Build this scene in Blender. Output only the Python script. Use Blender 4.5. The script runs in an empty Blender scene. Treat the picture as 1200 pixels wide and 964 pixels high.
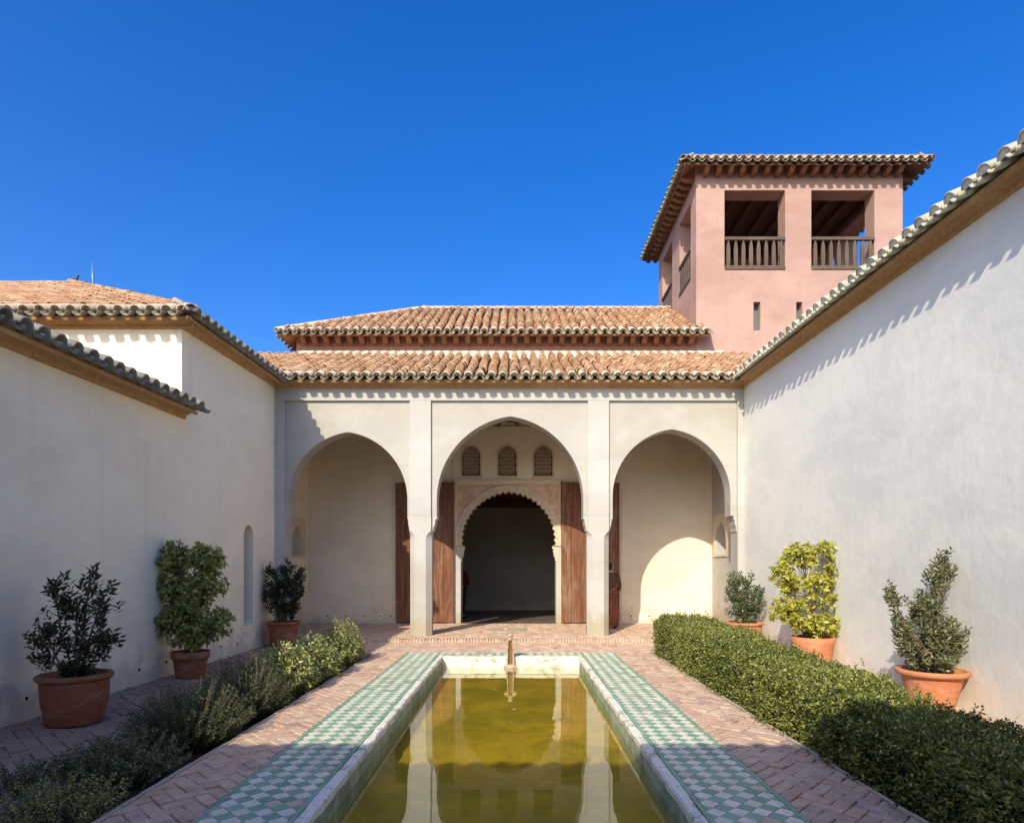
import bpy, bmesh, math, random
import numpy as np
from mathutils import Vector, Matrix
from mathutils.geometry import tessellate_polygon

random.seed(7); rng = np.random.default_rng(7)
sc = bpy.context.scene
COL = sc.collection
R = math.radians

# ------------------------------------------------------------------ camera
cam_d = bpy.data.cameras.new('Camera'); cam = bpy.data.objects.new('Camera', cam_d); COL.objects.link(cam)
cam.location = (0, 0, 1.6); cam.rotation_euler = (R(90), 0, 0)
cam_d.sensor_width = 36; cam_d.lens = 740/1200*36
cam_d.shift_x = -4/1200; cam_d.shift_y = 183/1200
cam_d.clip_end = 3000; cam_d.clip_start = 0.05
sc.camera = cam
# ------------------------------------------------------------------ sky, sun, exposure
SUN = Vector((1.30, 3.27, -2.33)).normalized()
elev = math.asin(-SUN.z)
world = bpy.data.worlds.new('World'); sc.world = world; world.use_nodes = True
wn = world.node_tree; wn.nodes.clear()
sky = wn.nodes.new('ShaderNodeTexSky'); sky.sky_type = 'NISHITA'; sky.sun_disc = False
sky.sun_elevation = elev; sky.sun_rotation = math.atan2(-SUN.x, -SUN.y)
sky.altitude = 100; sky.air_density = 0.9; sky.dust_density = 2.0; sky.ozone_density = 3.0
hs = wn.nodes.new('ShaderNodeHueSaturation'); hs.inputs['Saturation'].default_value = 1.40; hs.inputs['Hue'].default_value = .514
bg = wn.nodes.new('ShaderNodeBackground'); bg.inputs['Strength'].default_value = 0.138
wo = wn.nodes.new('ShaderNodeOutputWorld')
wn.links.new(sky.outputs[0], hs.inputs['Color']); wn.links.new(hs.outputs[0], bg.inputs['Color']); wn.links.new(bg.outputs[0], wo.inputs[0])
sun_d = bpy.data.lights.new('Sun', 'SUN'); sun_d.energy = 2.8; sun_d.angle = R(0.5); sun_d.color = (1.0, 0.89, 0.70)
sun = bpy.data.objects.new('Sun', sun_d); COL.objects.link(sun); sun.location = (-10, -20, 25)
sun.rotation_euler = SUN.to_track_quat('-Z', 'Y').to_euler()
vs = sc.view_settings; vs.view_transform = 'Standard'; vs.look = 'None'; vs.exposure = 0.92; vs.gamma = 1.0
vs.use_curve_mapping = False
sc.render.engine = 'CYCLES'
sc.cycles.max_bounces = 10; sc.cycles.diffuse_bounces = 8; sc.cycles.transparent_max_bounces = 12
sc.cycles.use_denoising = True

# ------------------------------------------------------------------ materials
MATS = {}
class NT:
    def __init__(s, name):
        s.m = bpy.data.materials.new(name); s.m.use_nodes = True
        s.t = s.m.node_tree; s.t.nodes.clear(); MATS[name] = s.m
        s.out = s.n('ShaderNodeOutputMaterial')
    def n(s, typ, **kw):
        nd = s.t.nodes.new(typ)
        for k, v in kw.items(): setattr(nd, k, v)
        return nd
    def l(s, a, b): s.t.links.new(a, b)
    def pos(s):
        return s.n('ShaderNodeNewGeometry').outputs['Position']
    def noise(s, scale, detail=4, rough=.55, vec=None, dist=0.0):
        nd = s.n('ShaderNodeTexNoise'); nd.inputs['Scale'].default_value = scale
        nd.inputs['Detail'].default_value = detail; nd.inputs['Roughness'].default_value = rough
        nd.inputs['Distortion'].default_value = dist
        s.l(vec if vec is not None else s.pos(), nd.inputs['Vector'])
        return nd.outputs['Fac']
    def ramp(s, fac, stops, interp='LINEAR'):
        r = s.n('ShaderNodeValToRGB'); r.color_ramp.interpolation = interp
        el = r.color_ramp.elements
        while len(el) < len(stops): el.new(.5)
        for e, (p, c) in zip(el, stops):
            e.position = p; e.color = (c[0], c[1], c[2], 1) if not isinstance(c, (int, float)) else (c, c, c, 1)
        s.l(fac, r.inputs['Fac']); return r.outputs['Color']
    def mix(s, fac, a, b, mode='MIX'):
        m = s.n('ShaderNodeMix', data_type='RGBA', blend_type=mode)
        for sock, v in ((m.inputs[0], fac), (m.inputs[6], a), (m.inputs[7], b)):
            if isinstance(v, (int, float)): sock.default_value = v if sock.type == 'VALUE' else (v, v, v, 1)
            elif isinstance(v, tuple): sock.default_value = (*v, 1)
            else: s.l(v, sock)
        return m.outputs[2]
    def math(s, op, a, b=None):
        m = s.n('ShaderNodeMath', operation=op)
        for sock, v in zip(m.inputs, (a, b)):
            if v is None: continue
            if isinstance(v, (int, float)): sock.default_value = v
            else: s.l(v, sock)
        return m.outputs[0]
    def scaled(s, vec, sx, sy, sz):
        m = s.n('ShaderNodeMapping'); m.inputs['Scale'].default_value = (sx, sy, sz)
        s.l(vec if vec is not None else s.pos(), m.inputs['Vector']); return m.outputs[0]
    def rnd(s):
        a = s.n('ShaderNodeAttribute', attribute_name='rnd').outputs['Fac']
        o = s.n('ShaderNodeObjectInfo').outputs['Random']
        return s.math('FRACT', s.math('ADD', a, o))
    def objpos(s):
        return s.n('ShaderNodeTexCoord').outputs['Object']
    def finish(s, color, rough=.8, bump=None, bdist=.01, bstr=.5, spec=.3, metal=0.0, trans=0.0):
        p = s.n('ShaderNodeBsdfPrincipled')
        if isinstance(color, tuple): p.inputs['Base Color'].default_value = (*color, 1)
        else: s.l(color, p.inputs['Base Color'])
        if isinstance(rough, (int, float)): p.inputs['Roughness'].default_value = rough
        else: s.l(rough, p.inputs['Roughness'])
        p.inputs['Specular IOR Level'].default_value = spec; p.inputs['Metallic'].default_value = metal
        if bump is not None:
            b = s.n('ShaderNodeBump'); b.inputs['Strength'].default_value = bstr; b.inputs['Distance'].default_value = bdist
            s.l(bump, b.inputs['Height']); s.l(b.outputs[0], p.inputs['Normal'])
        sh = p.outputs[0]
        if trans:
            t = s.n('ShaderNodeBsdfTranslucent')
            if isinstance(color, tuple): t.inputs['Color'].default_value = (*color, 1)
            else: s.l(color, t.inputs['Color'])
            mx = s.n('ShaderNodeMixShader'); mx.inputs[0].default_value = trans
            s.l(sh, mx.inputs[1]); s.l(t.outputs[0], mx.inputs[2]); sh = mx.outputs[0]
        s.l(sh, s.out.inputs['Surface']); return s.m

def plaster(name, c, dark, stain=(.45, .40, .30), stain_amt=.5, streak=.25, low_amt=.40):
    t = NT(name)
    n1 = t.noise(.8, 6, .62, vec=t.scaled(None, .55, .55, 1.0), dist=.3); n2 = t.noise(5.5, 5, .65)
    col = t.mix(t.ramp(n1, [(.42, 0.0), (.56, 1.0)]), c, dark)
    # overlapping coats of lime wash with soft-edged laps
    lap = t.noise(.45, 5, .7, vec=t.scaled(None, .5, .5, 1.3), dist=.8)
    col = t.mix(t.math('MULTIPLY', t.ramp(lap, [(.49, 0.0), (.515, 1.0)]), .35), col, c)
    col = t.mix(t.math('MULTIPLY', t.ramp(n2, [(.48, 0.0), (.72, 1.0)]), .4), col, dark)
    br = t.noise(3.0, 4, .6, vec=t.scaled(None, 5, 5, .9), dist=.5)
    col = t.mix(t.math('MULTIPLY', t.ramp(br, [(.5, 0.0), (.7, 1.0)]), .25), col, dark)
    # vertical rain streaks
    st = t.noise(1.0, 4, .6, vec=t.scaled(None, 5.0, 5.0, .28))
    col = t.mix(t.math('MULTIPLY', t.ramp(st, [(.55, 0.0), (.8, 1.0)]), streak), col, stain)
    # damp blotches with their own outline low on the wall
    sep = t.n('ShaderNodeSeparateXYZ'); t.l(t.pos(), sep.inputs[0])
    low = t.math('SUBTRACT', 1.0, t.math('MULTIPLY', sep.outputs[2], 1.1))
    blot = t.math('ADD', t.math('MULTIPLY', low, low_amt), t.math('SUBTRACT', t.noise(2.6, 6, .65), .30))
    col = t.mix(t.math('MULTIPLY', t.ramp(blot, [(.46, 0.0), (.56, 1.0)]), stain_amt), col, stain)
    # hairline repairs
    cr = t.noise(.8, 7, .7, dist=1.2)
    col = t.mix(t.math('MULTIPLY', t.ramp(cr, [(.488, 0.0), (.5, 1.0), (.512, 0.0)]), .14), col, stain)
    b = t.math('ADD', t.math('MULTIPLY', t.noise(3.2, 6, .6), 1.2), t.math('MULTIPLY', t.noise(45, 4, .6), .10))
    return t.finish(col, .9, b, .02, .45, spec=.15)

plaster('cream_plaster', (.49, .485, .46), (.42, .41, .375), stain=(.40, .35, .25), stain_amt=.8, low_amt=.62)
plaster('panel_plaster', (.445, .435, .395), (.385, .37, .325), stain=(.36, .31, .23), stain_amt=.6, low_amt=.5)
plaster('white_plaster', (.96, .90, .70), (.89, .83, .63), stain=(.60, .56, .45), stain_amt=.6)
plaster('cool_plaster', (.79, .79, .72), (.68, .69, .645), stain=(.74, .68, .56), stain_amt=.7)
plaster('warm_plaster', (.82, .745, .585), (.74, .665, .50), stain=(.58, .50, .36), stain_amt=.6)
plaster('pink_plaster', (.445, .30, .255), (.375, .24, .20), stain=(.37, .23, .18), stain_amt=.3, streak=.6)
plaster('dusky_pink_plaster', (.46, .27, .22), (.38, .22, .17), stain=(.36, .21, .16), stain_amt=.2)
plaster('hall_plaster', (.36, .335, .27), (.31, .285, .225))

def tilemat(name, stops, lime=.35, lime_col=(.66, .60, .50)):
    t = NT(name); r = t.rnd()
    col = t.ramp(r, stops)
    n = t.noise(9, 5, .65); n2 = t.noise(28, 4, .6)
    col = t.mix(t.math('MULTIPLY', t.ramp(n, [(.5, 0.0), (.68, 1.0)]), lime), col, lime_col)
    col = t.mix(t.math('MULTIPLY', t.ramp(n2, [(.54, 0.0), (.74, 1.0)]), .6), col, (.15, .11, .08))
    col = t.mix(t.math('MULTIPLY', t.ramp(t.noise(1.4, 6, .7, dist=.6), [(.5, 0.0), (.64, 1.0)]), .45), col, (.20, .15, .11))
    return t.finish(col, .85, n2, .01, .4, spec=.2)
TERRA = [(0.0, (.27, .14, .08)), (.2, (.42, .25, .15)), (.4, (.34, .19, .115)), (.58, (.49, .345, .225)), (.75, (.37, .20, .115)), (.9, (.52, .41, .29)), (1.0, (.45, .26, .155))]
tilemat('clay_tile', [(p, (c[0]*.97, c[1]*.92, c[2]*.86)) for p, c in TERRA], .32, (.58, .48, .36))
tilemat('limed_tile', [(0.0, (.48, .36, .26)), (.5, (.58, .48, .38)), (1.0, (.52, .43, .34))], .7, (.68, .61, .51))
tilemat('lichen_tile', [(0.0, (.50, .45, .36)), (.4, (.54, .53, .42)), (.7, (.42, .46, .34)), (1.0, (.58, .50, .41))], .7, (.66, .68, .56))
tilemat('grey_tile', [(0.0, (.36, .33, .27)), (.5, (.44, .40, .33)), (1.0, (.34, .33, .26))], .5, (.45, .46, .40))
tilemat('shaded_pan_tile', [(0.0, (.20, .19, .14)), (.5, (.28, .27, .20)), (1.0, (.22, .20, .15))], .4, (.36, .37, .29))  # greenish pan tiles, with the shade at the eave put into a darker colour
t = NT('lime_mortar'); n = t.noise(14, 5, .65)
t.finish(t.mix(t.ramp(n, [(.42, 0.0), (.62, 1.0)]), (.74, .70, .60), (.50, .54, .42)), .95, t.noise(50, 4), .01, .6, spec=.1)

def wood(name, a, b, c, grain=(1.5, 1.5, 14)):
    t = NT(name)
    g = t.noise(1.6, 6, .65, vec=t.scaled(None, *grain), dist=.4)
    w = t.noise(1.1, 5, .6)
    col = t.mix(t.ramp(g, [(.35, 0.0), (.65, 1.0)]), a, b)
    col = t.mix(t.math('MULTIPLY', t.ramp(w, [(.5, 0.0), (.7, 1.0)]), .6), col, c)
    rr = t.math('MULTIPLY', t.rnd(), .35)
    col = t.mix(rr, col, b)
    return t.finish(col, .72, g, .006, .6, spec=.25)
wood('cornice_wood', (.56, .34, .165), (.36, .21, .10), (.64, .44, .24), (9, 9, 9))
t = NT('door_wood')
g_ = t.noise(1.6, 7, .7, vec=t.scaled(None, 22, 22, .8), dist=.5); w_n = t.noise(1.3, 6, .7, vec=t.scaled(None, 2.5, 2.5, .8), dist=.6)
col = t.ramp(g_, [(.30, (.06, .025, .016)), (.46, (.155, .066, .036)), (.58, (.24, .115, .062)), (.72, (.36, .22, .14))])
col = t.mix(t.math('MULTIPLY', t.ramp(w_n, [(.5, 0.0), (.62, 1.0)]), .5), col, (.30, .22, .165))
col = t.mix(t.math('MULTIPLY', t.rnd(), .45), col, (.15, .06, .032))
t.finish(col, .75, g_, .01, .8, spec=.2)
wood('dark_wood', (.10, .055, .03), (.06, .03, .018), (.13, .07, .04), (4, 4, 4))
wood('rail_wood', (.13, .095, .07), (.085, .06, .045), (.18, .14, .105), (14, 14, 1.5))
wood('rose_wood', (.30, .165, .11), (.22, .11, .07), (.36, .21, .14), (6, 6, 6))
wood('shutter_paint', (.15, .165, .175), (.12, .13, .14), (.19, .20, .205), (14, 14, 1))

def brickmat(name, stops, dust, amt):
    t = NT(name); r = t.rnd()
    col = t.ramp(r, stops)
    n = t.noise(13, 5, .7); n2 = t.noise(1.3, 4, .6)
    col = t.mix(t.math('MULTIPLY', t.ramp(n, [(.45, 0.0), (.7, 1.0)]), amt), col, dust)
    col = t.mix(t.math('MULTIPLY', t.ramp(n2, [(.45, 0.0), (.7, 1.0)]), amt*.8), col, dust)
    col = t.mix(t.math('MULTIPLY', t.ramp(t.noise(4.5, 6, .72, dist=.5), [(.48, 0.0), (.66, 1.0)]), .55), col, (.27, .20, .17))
    return t.finish(col, .85, t.noise(34, 5, .65), .014, .8, spec=.2)
brickmat('paving_brick', [(0.0, (.48, .29, .20)), (.3, (.60, .41, .29)), (.55, (.53, .35, .245)), (.75, (.64, .48, .36)), (1.0, (.42, .27, .20))], (.64, .53, .41), .65)
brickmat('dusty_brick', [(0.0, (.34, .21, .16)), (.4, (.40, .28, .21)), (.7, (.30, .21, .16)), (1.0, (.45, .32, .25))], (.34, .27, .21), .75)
t = NT('brick_bed'); n = t.noise(11, 5, .65)
t.finish(t.mix(n, (.20, .155, .12), (.31, .245, .19)), .95, t.noise(60, 3), .008, .6, spec=.1)
t = NT('soil'); n = t.noise(5, 6, .7)
t.finish(t.mix(n, (.045, .033, .022), (.13, .095, .065)), .95, t.noise(25, 6, .7), .05, .9, spec=.1)

def glaze(name, stops, wear, amt):
    t = NT(name); col = t.ramp(t.rnd(), stops)
    n = t.noise(16, 5, .7)
    m = t.math('MULTIPLY', t.ramp(n, [(.55, 0.0), (.66, 1.0)]), amt)
    col = t.mix(m, col, wear)
    ro = t.math('ADD', .32, t.math('MULTIPLY', n, .35))
    return t.finish(col, ro, t.noise(40, 4), .004, .35, spec=.4)
glaze('white_glaze', [(0.0, (.68, .65, .54)), (.5, (.76, .73, .61)), (.86, (.62, .59, .49)), (.9, (.50, .40, .31)), (1.0, (.72, .69, .57))], (.40, .37, .29), .8)
glaze('green_glaze', [(0.0, (.17, .34, .23)), (.5, (.23, .42, .29)), (.8, (.15, .31, .21)), (1.0, (.29, .45, .33))], (.40, .43, .34), .8)
t = NT('tile_grout'); t.finish(t.mix(t.noise(20, 4), (.24, .27, .24), (.42, .41, .36)), .9, t.noise(70, 3), .004, .4, spec=.1)
t = NT('coping_paint'); n = t.noise(3.2, 6, .72, dist=.5); n2 = t.noise(13, 5, .7)
c = t.mix(t.ramp(n, [(.52, 0.0), (.60, 1.0)]), (.76, .74, .64), (.44, .45, .36))
c = t.mix(t.math('MULTIPLY', t.ramp(n2, [(.58, 0.0), (.66, 1.0)]), .8), c, (.20, .20, .16))
t.finish(c, .7, n2, .02, .6, spec=.25)
t = NT('pool_wall'); n = t.noise(4, 6, .7)
t.finish(t.mix(t.ramp(n, [(.4, 0.0), (.62, 1.0)]), (.20, .27, .18), (.42, .45, .34)), .7, n, .01, .4, spec=.3)
t = NT('pool_algae'); n = t.noise(1.7, 7, .68, dist=.6); n2 = t.noise(9, 5, .7)
c = t.mix(t.ramp(n, [(.42, 0.0), (.60, 1.0)]), (.52, .38, .035), (.33, .27, .03))
c = t.mix(t.math('MULTIPLY', t.ramp(n2, [(.6, 0.0), (.72, 1.0)]), .45), c, (.50, .39, .09))
t.finish(c, .95, n2, .02, .4, spec=.05)
t = NT('pool_water')
gm = t.n('ShaderNodeNewGeometry'); dt = t.n('ShaderNodeVectorMath', operation='DOT_PRODUCT')
t.l(gm.outputs['Normal'], dt.inputs[0]); t.l(gm.outputs['Incoming'], dt.inputs[1])
om = t.math('SUBTRACT', 1.0, t.math('ABSOLUTE', dt.outputs['Value']))
sch = t.math('ADD', .025, t.math('MULTIPLY', t.math('POWER', om, 3.1), .975))   # Schlick reflectance of water, same from both sides
gl = t.n('ShaderNodeBsdfGlossy'); gl.inputs['Roughness'].default_value = .015
bm_ = t.n('ShaderNodeBump'); bm_.inputs['Strength'].default_value = .05; bm_.inputs['Distance'].default_value = .02
t.l(t.noise(2.2, 2, .5), bm_.inputs['Height']); t.l(bm_.outputs[0], gl.inputs['Normal'])
tr = t.n('ShaderNodeBsdfTransparent'); tr.inputs['Color'].default_value = (.93, .91, .75, 1)
mx = t.n('ShaderNodeMixShader'); t.l(sch, mx.inputs[0]); t.l(tr.outputs[0], mx.inputs[1]); t.l(gl.outputs[0], mx.inputs[2])
t.l(mx.outputs[0], t.out.inputs['Surface'])

def potmat(name, a, b, pale, amt):
    t = NT(name); n = t.noise(5, 6, .7, dist=.6); v = t.noise(3, 5, .65, vec=t.scaled(None, 1, 1, 3))
    col = t.mix(t.ramp(n, [(.35, 0.0), (.7, 1.0)]), a, b)
    col = t.mix(t.math('MULTIPLY', t.ramp(v, [(.5, 0.0), (.66, 1.0)]), amt), col, pale)
    return t.finish(col, .8, t.noise(30, 5, .6), .01, .45, spec=.2)
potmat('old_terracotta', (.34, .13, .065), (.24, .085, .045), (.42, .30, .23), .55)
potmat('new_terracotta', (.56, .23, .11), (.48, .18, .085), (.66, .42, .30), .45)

def leafmat(name, stops, rough=.45, trans=.22, spec=.5):
    t = NT(name); col = t.ramp(t.rnd(), stops)
    col = t.mix(t.math('MULTIPLY', t.noise(30, 3), .35), col, stops[0][1])
    return t.finish(col, rough, spec=spec, trans=trans)
leafmat('dark_glossy_leaf', [(0.0, (.022, .035, .018)), (.5, (.04, .065, .025)), (.85, (.065, .095, .03)), (1.0, (.11, .13, .05))])
leafmat('variegated_leaf', [(0.0, (.14, .17, .04)), (.4, (.29, .33, .075)), (.75, (.44, .46, .12)), (1.0, (.64, .60, .22))])
leafmat('golden_leaf', [(0.0, (.20, .22, .035)), (.3, (.40, .41, .05)), (.7, (.58, .55, .07)), (1.0, (.70, .64, .14))], trans=.3)
leafmat('bay_leaf', [(0.0, (.05, .085, .035)), (.5, (.10, .145, .06)), (.8, (.17, .22, .085)), (1.0, (.27, .28, .12))])
leafmat('grey_green_leaf', [(0.0, (.09, .11, .05)), (.5, (.18, .205, .095)), (.8, (.27, .29, .13)), (1.0, (.36, .28, .16))], .5)
leafmat('box_leaf', [(0.0, (.06, .08, .02)), (.4, (.16, .19, .04)), (.72, (.29, .32, .07)), (1.0, (.46, .46, .12))], .42)
leafmat('rosemary_leaf', [(0.0, (.035, .055, .024)), (.5, (.07, .10, .04)), (.85, (.11, .15, .055)), (1.0, (.17, .19, .075))], .55)
leafmat('lime_shrub_leaf', [(0.0, (.12, .15, .05)), (.4, (.26, .31, .10)), (.75, (.42, .47, .17)), (1.0, (.62, .58, .14))], .42)
t = NT('twig'); t.finish(t.mix(t.noise(20, 4), (.11, .075, .045), (.20, .15, .10)), .85, t.noise(60, 3), .004, .5)
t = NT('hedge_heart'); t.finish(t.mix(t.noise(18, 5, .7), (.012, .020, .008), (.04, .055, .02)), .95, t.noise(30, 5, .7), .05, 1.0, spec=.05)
t = NT('carved_stucco'); n = t.noise(22, 4, .6)
t.finish(t.mix(t.ramp(n, [(.4, 0.0), (.6, 1.0)]), (.66, .55, .42), (.50, .39, .28)), .9, n, .02, .8, spec=.1)
t = NT('painted_spandrel'); v = t.n('ShaderNodeTexVoronoi'); v.inputs['Scale'].default_value = 9; t.l(t.pos(), v.inputs['Vector'])
n = t.noise(3, 5, .65); c = t.mix(t.ramp(v.outputs['Distance'], [(.25, 0.0), (.45, 1.0)]), (.64, .33, .21), (.56, .40, .28))
c = t.mix(t.ramp(n, [(.46, 0.0), (.62, 1.0)]), c, (.70, .50, .35))
t.finish(c, .9, v.outputs['Distance'], .015, .6, spec=.1)
t = NT('spout_stone'); n = t.noise(12, 5, .7)
t.finish(t.mix(t.ramp(n, [(.4, 0.0), (.65, 1.0)]), (.48, .39, .27), (.26, .18, .11)), .75, n, .01, .5, spec=.3)
t = NT('spout_ochre'); n = t.noise(14, 5, .7)
t.finish(t.mix(n, (.24, .13, .05), (.11, .06, .025)), .5, n, .01, .4, spec=.4)
t = NT('lattice_stucco'); t.finish(t.mix(t.noise(20, 3), (.50, .41, .29), (.40, .32, .22)), .9, spec=.1)
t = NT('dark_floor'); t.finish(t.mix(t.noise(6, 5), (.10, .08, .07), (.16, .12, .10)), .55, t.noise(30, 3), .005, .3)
t = NT('edging_stone'); n = t.noise(6, 6, .7); t.finish(t.mix(n, (.30, .26, .21), (.50, .43, .35)), .9, t.noise(30, 5), .02, .7, spec=.15)
t = NT('niche_stone'); n = t.noise(7, 5, .7); t.finish(t.mix(n, (.17, .125, .095), (.26, .19, .14)), .9, n, .02, .6, spec=.1)
t = NT('frame_stone'); n = t.noise(20, 5, .7); t.finish(t.mix(t.ramp(n, [(.4, 0.0), (.6, 1.0)]), (.74, .63, .48), (.60, .48, .34)), .9, n, .02, .7, spec=.1)
t = NT('skin'); t.finish(t.mix(t.noise(9, 3), (.48, .29, .21), (.42, .24, .17)), .5)
t = NT('hair'); t.finish((.018, .013, .010), .5, t.noise(80, 3), .01, .6)
t = NT('brown_cloth'); n = t.noise(26, 4, .7, dist=1.5); t.finish(t.mix(t.ramp(n, [(.42, 0.0), (.55, 1.0)]), (.055, .025, .020), (.17, .09, .07)), .9, n, .01, .5, spec=.1)
t = NT('rust_cloth'); n = t.noise(2, 4, .6, vec=t.scaled(None, 26, 26, 1.5)); t.finish(t.mix(t.ramp(n, [(.4, 0.0), (.6, 1.0)]), (.14, .045, .025), (.34, .13, .07)), .9, n, .02, .6, spec=.1)
t = NT('crimson_cloth'); n = t.noise(18, 4, .7); t.finish(t.mix(n, (.05, .010, .014), (.10, .02, .024)), .9, n, .01, .4, spec=.1)
t = NT('black_cloth'); t.finish((.018, .018, .022), .9, t.noise(30, 3), .01, .4, spec=.1)
t = NT('slate_feather'); t.finish(t.mix(t.noise(30, 3), (.03, .05, .06), (.06, .09, .10)), .55)
t = NT('pale_metal'); t.finish((.62, .64, .66), .4, metal=.8)
t = NT('pale_scarf'); t.finish((.55, .52, .47), .8)
M = MATS

# ------------------------------------------------------------------ mesh helpers
def tag(o, label=None, cat=None, group=None, kind=None):
    if label: o['label'] = label
    if cat: o['category'] = cat
    if group: o['group'] = group
    if kind: o['kind'] = kind
    return o
def link(o, parent=None):
    COL.objects.link(o)
    if parent is not None: o.parent = parent
    return o
def empty(name, loc, label, cat, group=None):
    o = bpy.data.objects.new(name, None); o.empty_display_size = .2
    o.location = loc; link(o); tag(o, label, cat, group); return o
class MB:
    """collects verts and faces in world space"""
    def __init__(s): s.v = []; s.f = []; s.mi = []; s.r = []; s.sm = []
    def add(s, verts, faces, mi=0, rnd=0.0, smooth=False):
        b = len(s.v); s.v.extend(tuple(p) for p in verts)
        for f in faces: s.f.append([b+i for i in f]); s.mi.append(mi); s.sm.append(smooth)
        s.r.extend([rnd]*len(verts))
    def box(s, x0, x1, y0, y1, z0, z1, mi=0, rnd=0.0):
        v = [(x, y, z) for z in (z0, z1) for y in (y0, y1) for x in (x0, x1)]
        s.add(v, [(0,2,3,1), (4,5,7,6), (0,1,5,4), (2,6,7,3), (0,4,6,2), (1,3,7,5)], mi, rnd)
    def prism(s, pts, a, b, fn, mi=0, rnd=0.0, holes=()):
        """polygon pts (p,q) with holes, between depths a and b; fn(p,q,t)->xyz"""
        loops = [list(pts)] + [list(h) for h in holes]
        flat = [p for l in loops for p in l]; n = len(flat)
        tris = tessellate_polygon([[Vector((p[0], p[1], 0)) for p in l] for l in loops])
        v = [fn(p, q, a) for p, q in flat] + [fn(p, q, b) for p, q in flat]
        f = []
        for t3 in tris:
            f.append(tuple(t3)); f.append((t3[2]+n, t3[1]+n, t3[0]+n))
        o = 0
        for l in loops:
            k = len(l)
            for i in range(k):
                j = (i+1) % k; f.append((o+i, o+j, o+j+n, o+i+n))
            o += k
        s.add(v, f, mi, rnd)
    def tube(s, pts, radii, seg=6, mi=0, rnd=0.0):
        pts = [Vector(p) for p in pts]; rings = []
        for i, p in enumerate(pts):
            d = (pts[min(i+1, len(pts)-1)] - pts[max(i-1, 0)]).normalized()
            a = d.orthogonal().normalized(); b = d.cross(a)
            r = radii[i] if hasattr(radii, '__len__') else radii
            rings.append([p + (a*math.cos(2*math.pi*k/seg) + b*math.sin(2*math.pi*k/seg))*r for k in range(seg)])
        v = [q for r_ in rings for q in r_]; f = []
        for i in range(len(rings)-1):
            for k in range(seg):
                k2 = (k+1) % seg; f.append((i*seg+k, i*seg+k2, (i+1)*seg+k2, (i+1)*seg+k))
        f.append(tuple(range(seg))[::-1]); f.append(tuple((len(rings)-1)*seg+k for k in range(seg)))
        s.add(v, f, mi, rnd, True)
    def lathe(s, prof, c, seg=28, mi=0, rnd=0.0, smooth=True, wob=0.0):
        v = []; f = []; n = len(prof)
        for k in range(seg):
            a = 2*math.pi*k/seg; w = 1 + wob*math.sin(2*a+.7)
            for r, z in prof: v.append((c[0]+r*w*math.cos(a), c[1]+r*w*math.sin(a), c[2]+z))
        for k in range(seg):
            k2 = (k+1) % seg
            for i in range(n-1): f.append((k*n+i, k2*n+i, k2*n+i+1, k*n+i+1))
        s.add(v, f, mi, rnd, smooth)
    def build(s, name, mat, parent=None, bev=0.0, fix=True):
        me = bpy.data.meshes.new(name); me.from_pydata(s.v, [], s.f)
        mats = mat if isinstance(mat, (list, tuple)) else [mat]
        for m in mats: me.materials.append(M[m] if isinstance(m, str) else m)
        if len(mats) > 1: me.polygons.foreach_set('material_index', s.mi)
        me.polygons.foreach_set('use_smooth', s.sm)
        if any(s.r):
            a = me.attributes.new('rnd', 'FLOAT', 'POINT'); a.data.foreach_set('value', s.r)
        if fix or bev:
            b = bmesh.new(); b.from_mesh(me)
            bmesh.ops.recalc_face_normals(b, faces=b.faces)
            if bev:
                ed = [e for e in b.edges if e.is_manifold and e.calc_face_angle(0) > .6]
                bmesh.ops.bevel(b, geom=ed, offset=bev, segments=2, affect='EDGES', profile=.6, clamp_overlap=True)
            b.to_mesh(me); b.free()
        me.update()
        o = bpy.data.objects.new(name, me); link(o)
        if parent is not None:
            o.parent = parent; o.matrix_parent_inverse = parent_inv(parent)
        return o
def parent_inv(p):
    m = Matrix.Translation(p.location) if p.parent is None and p.rotation_euler.to_matrix().is_identity else p.matrix_world.copy()
    return m.inverted()
def inst(name, me, mw, parent):
    o = bpy.data.objects.new(name, me); link(o)
    o.parent = parent; o.matrix_parent_inverse = parent_inv(parent); o.matrix_basis = mw
    return o
def part(name, mat, parent, fn, bev=0.0):
    m = MB(); fn(m); return m.build(name, mat, parent, bev)
def boxpart(name, mat, parent, *d, bev=0.0):
    m = MB(); m.box(*d); return m.build(name, mat, parent, bev)
XZ = lambda p, q, t: (p, t, q)      # wall facing the court, depth along y
YZ = lambda p, q, t: (t, p, q)      # side wall
def rect(a0, a1, b0, b1): return [(a0, b0), (a1, b0), (a1, b1), (a0, b1)]
def arch(xc, w, zs, rise, n=22, k=1.15):
    """left foot -> apex -> right foot of a stilted two-centred pointed arch"""
    r = k*w; h = math.sqrt(r*r-(r-w)**2); st = max(rise-h, 0); h2 = rise-st
    pts = [(xc-w, zs)]
    a1 = math.acos((r-w)/r)
    left = []
    for i in range(n+1):
        a = a1*i/n
        left.append((xc+(r-w)-r*math.cos(a), zs+st+r*math.sin(a)*h2/h))
    pts += left
    pts += [(2*xc-x, z) for x, z in reversed(left[:-1])]
    pts.append((xc+w, zs))
    return pts
def arch_window(xc, w, z0, z1, n=10):
    zs = z1-w
    return [(xc-w, z0), (xc+w, z0)] + [(xc+w*math.cos(math.pi*i/n), zs+w*math.sin(math.pi*i/n)) for i in range(n+1)]

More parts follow.
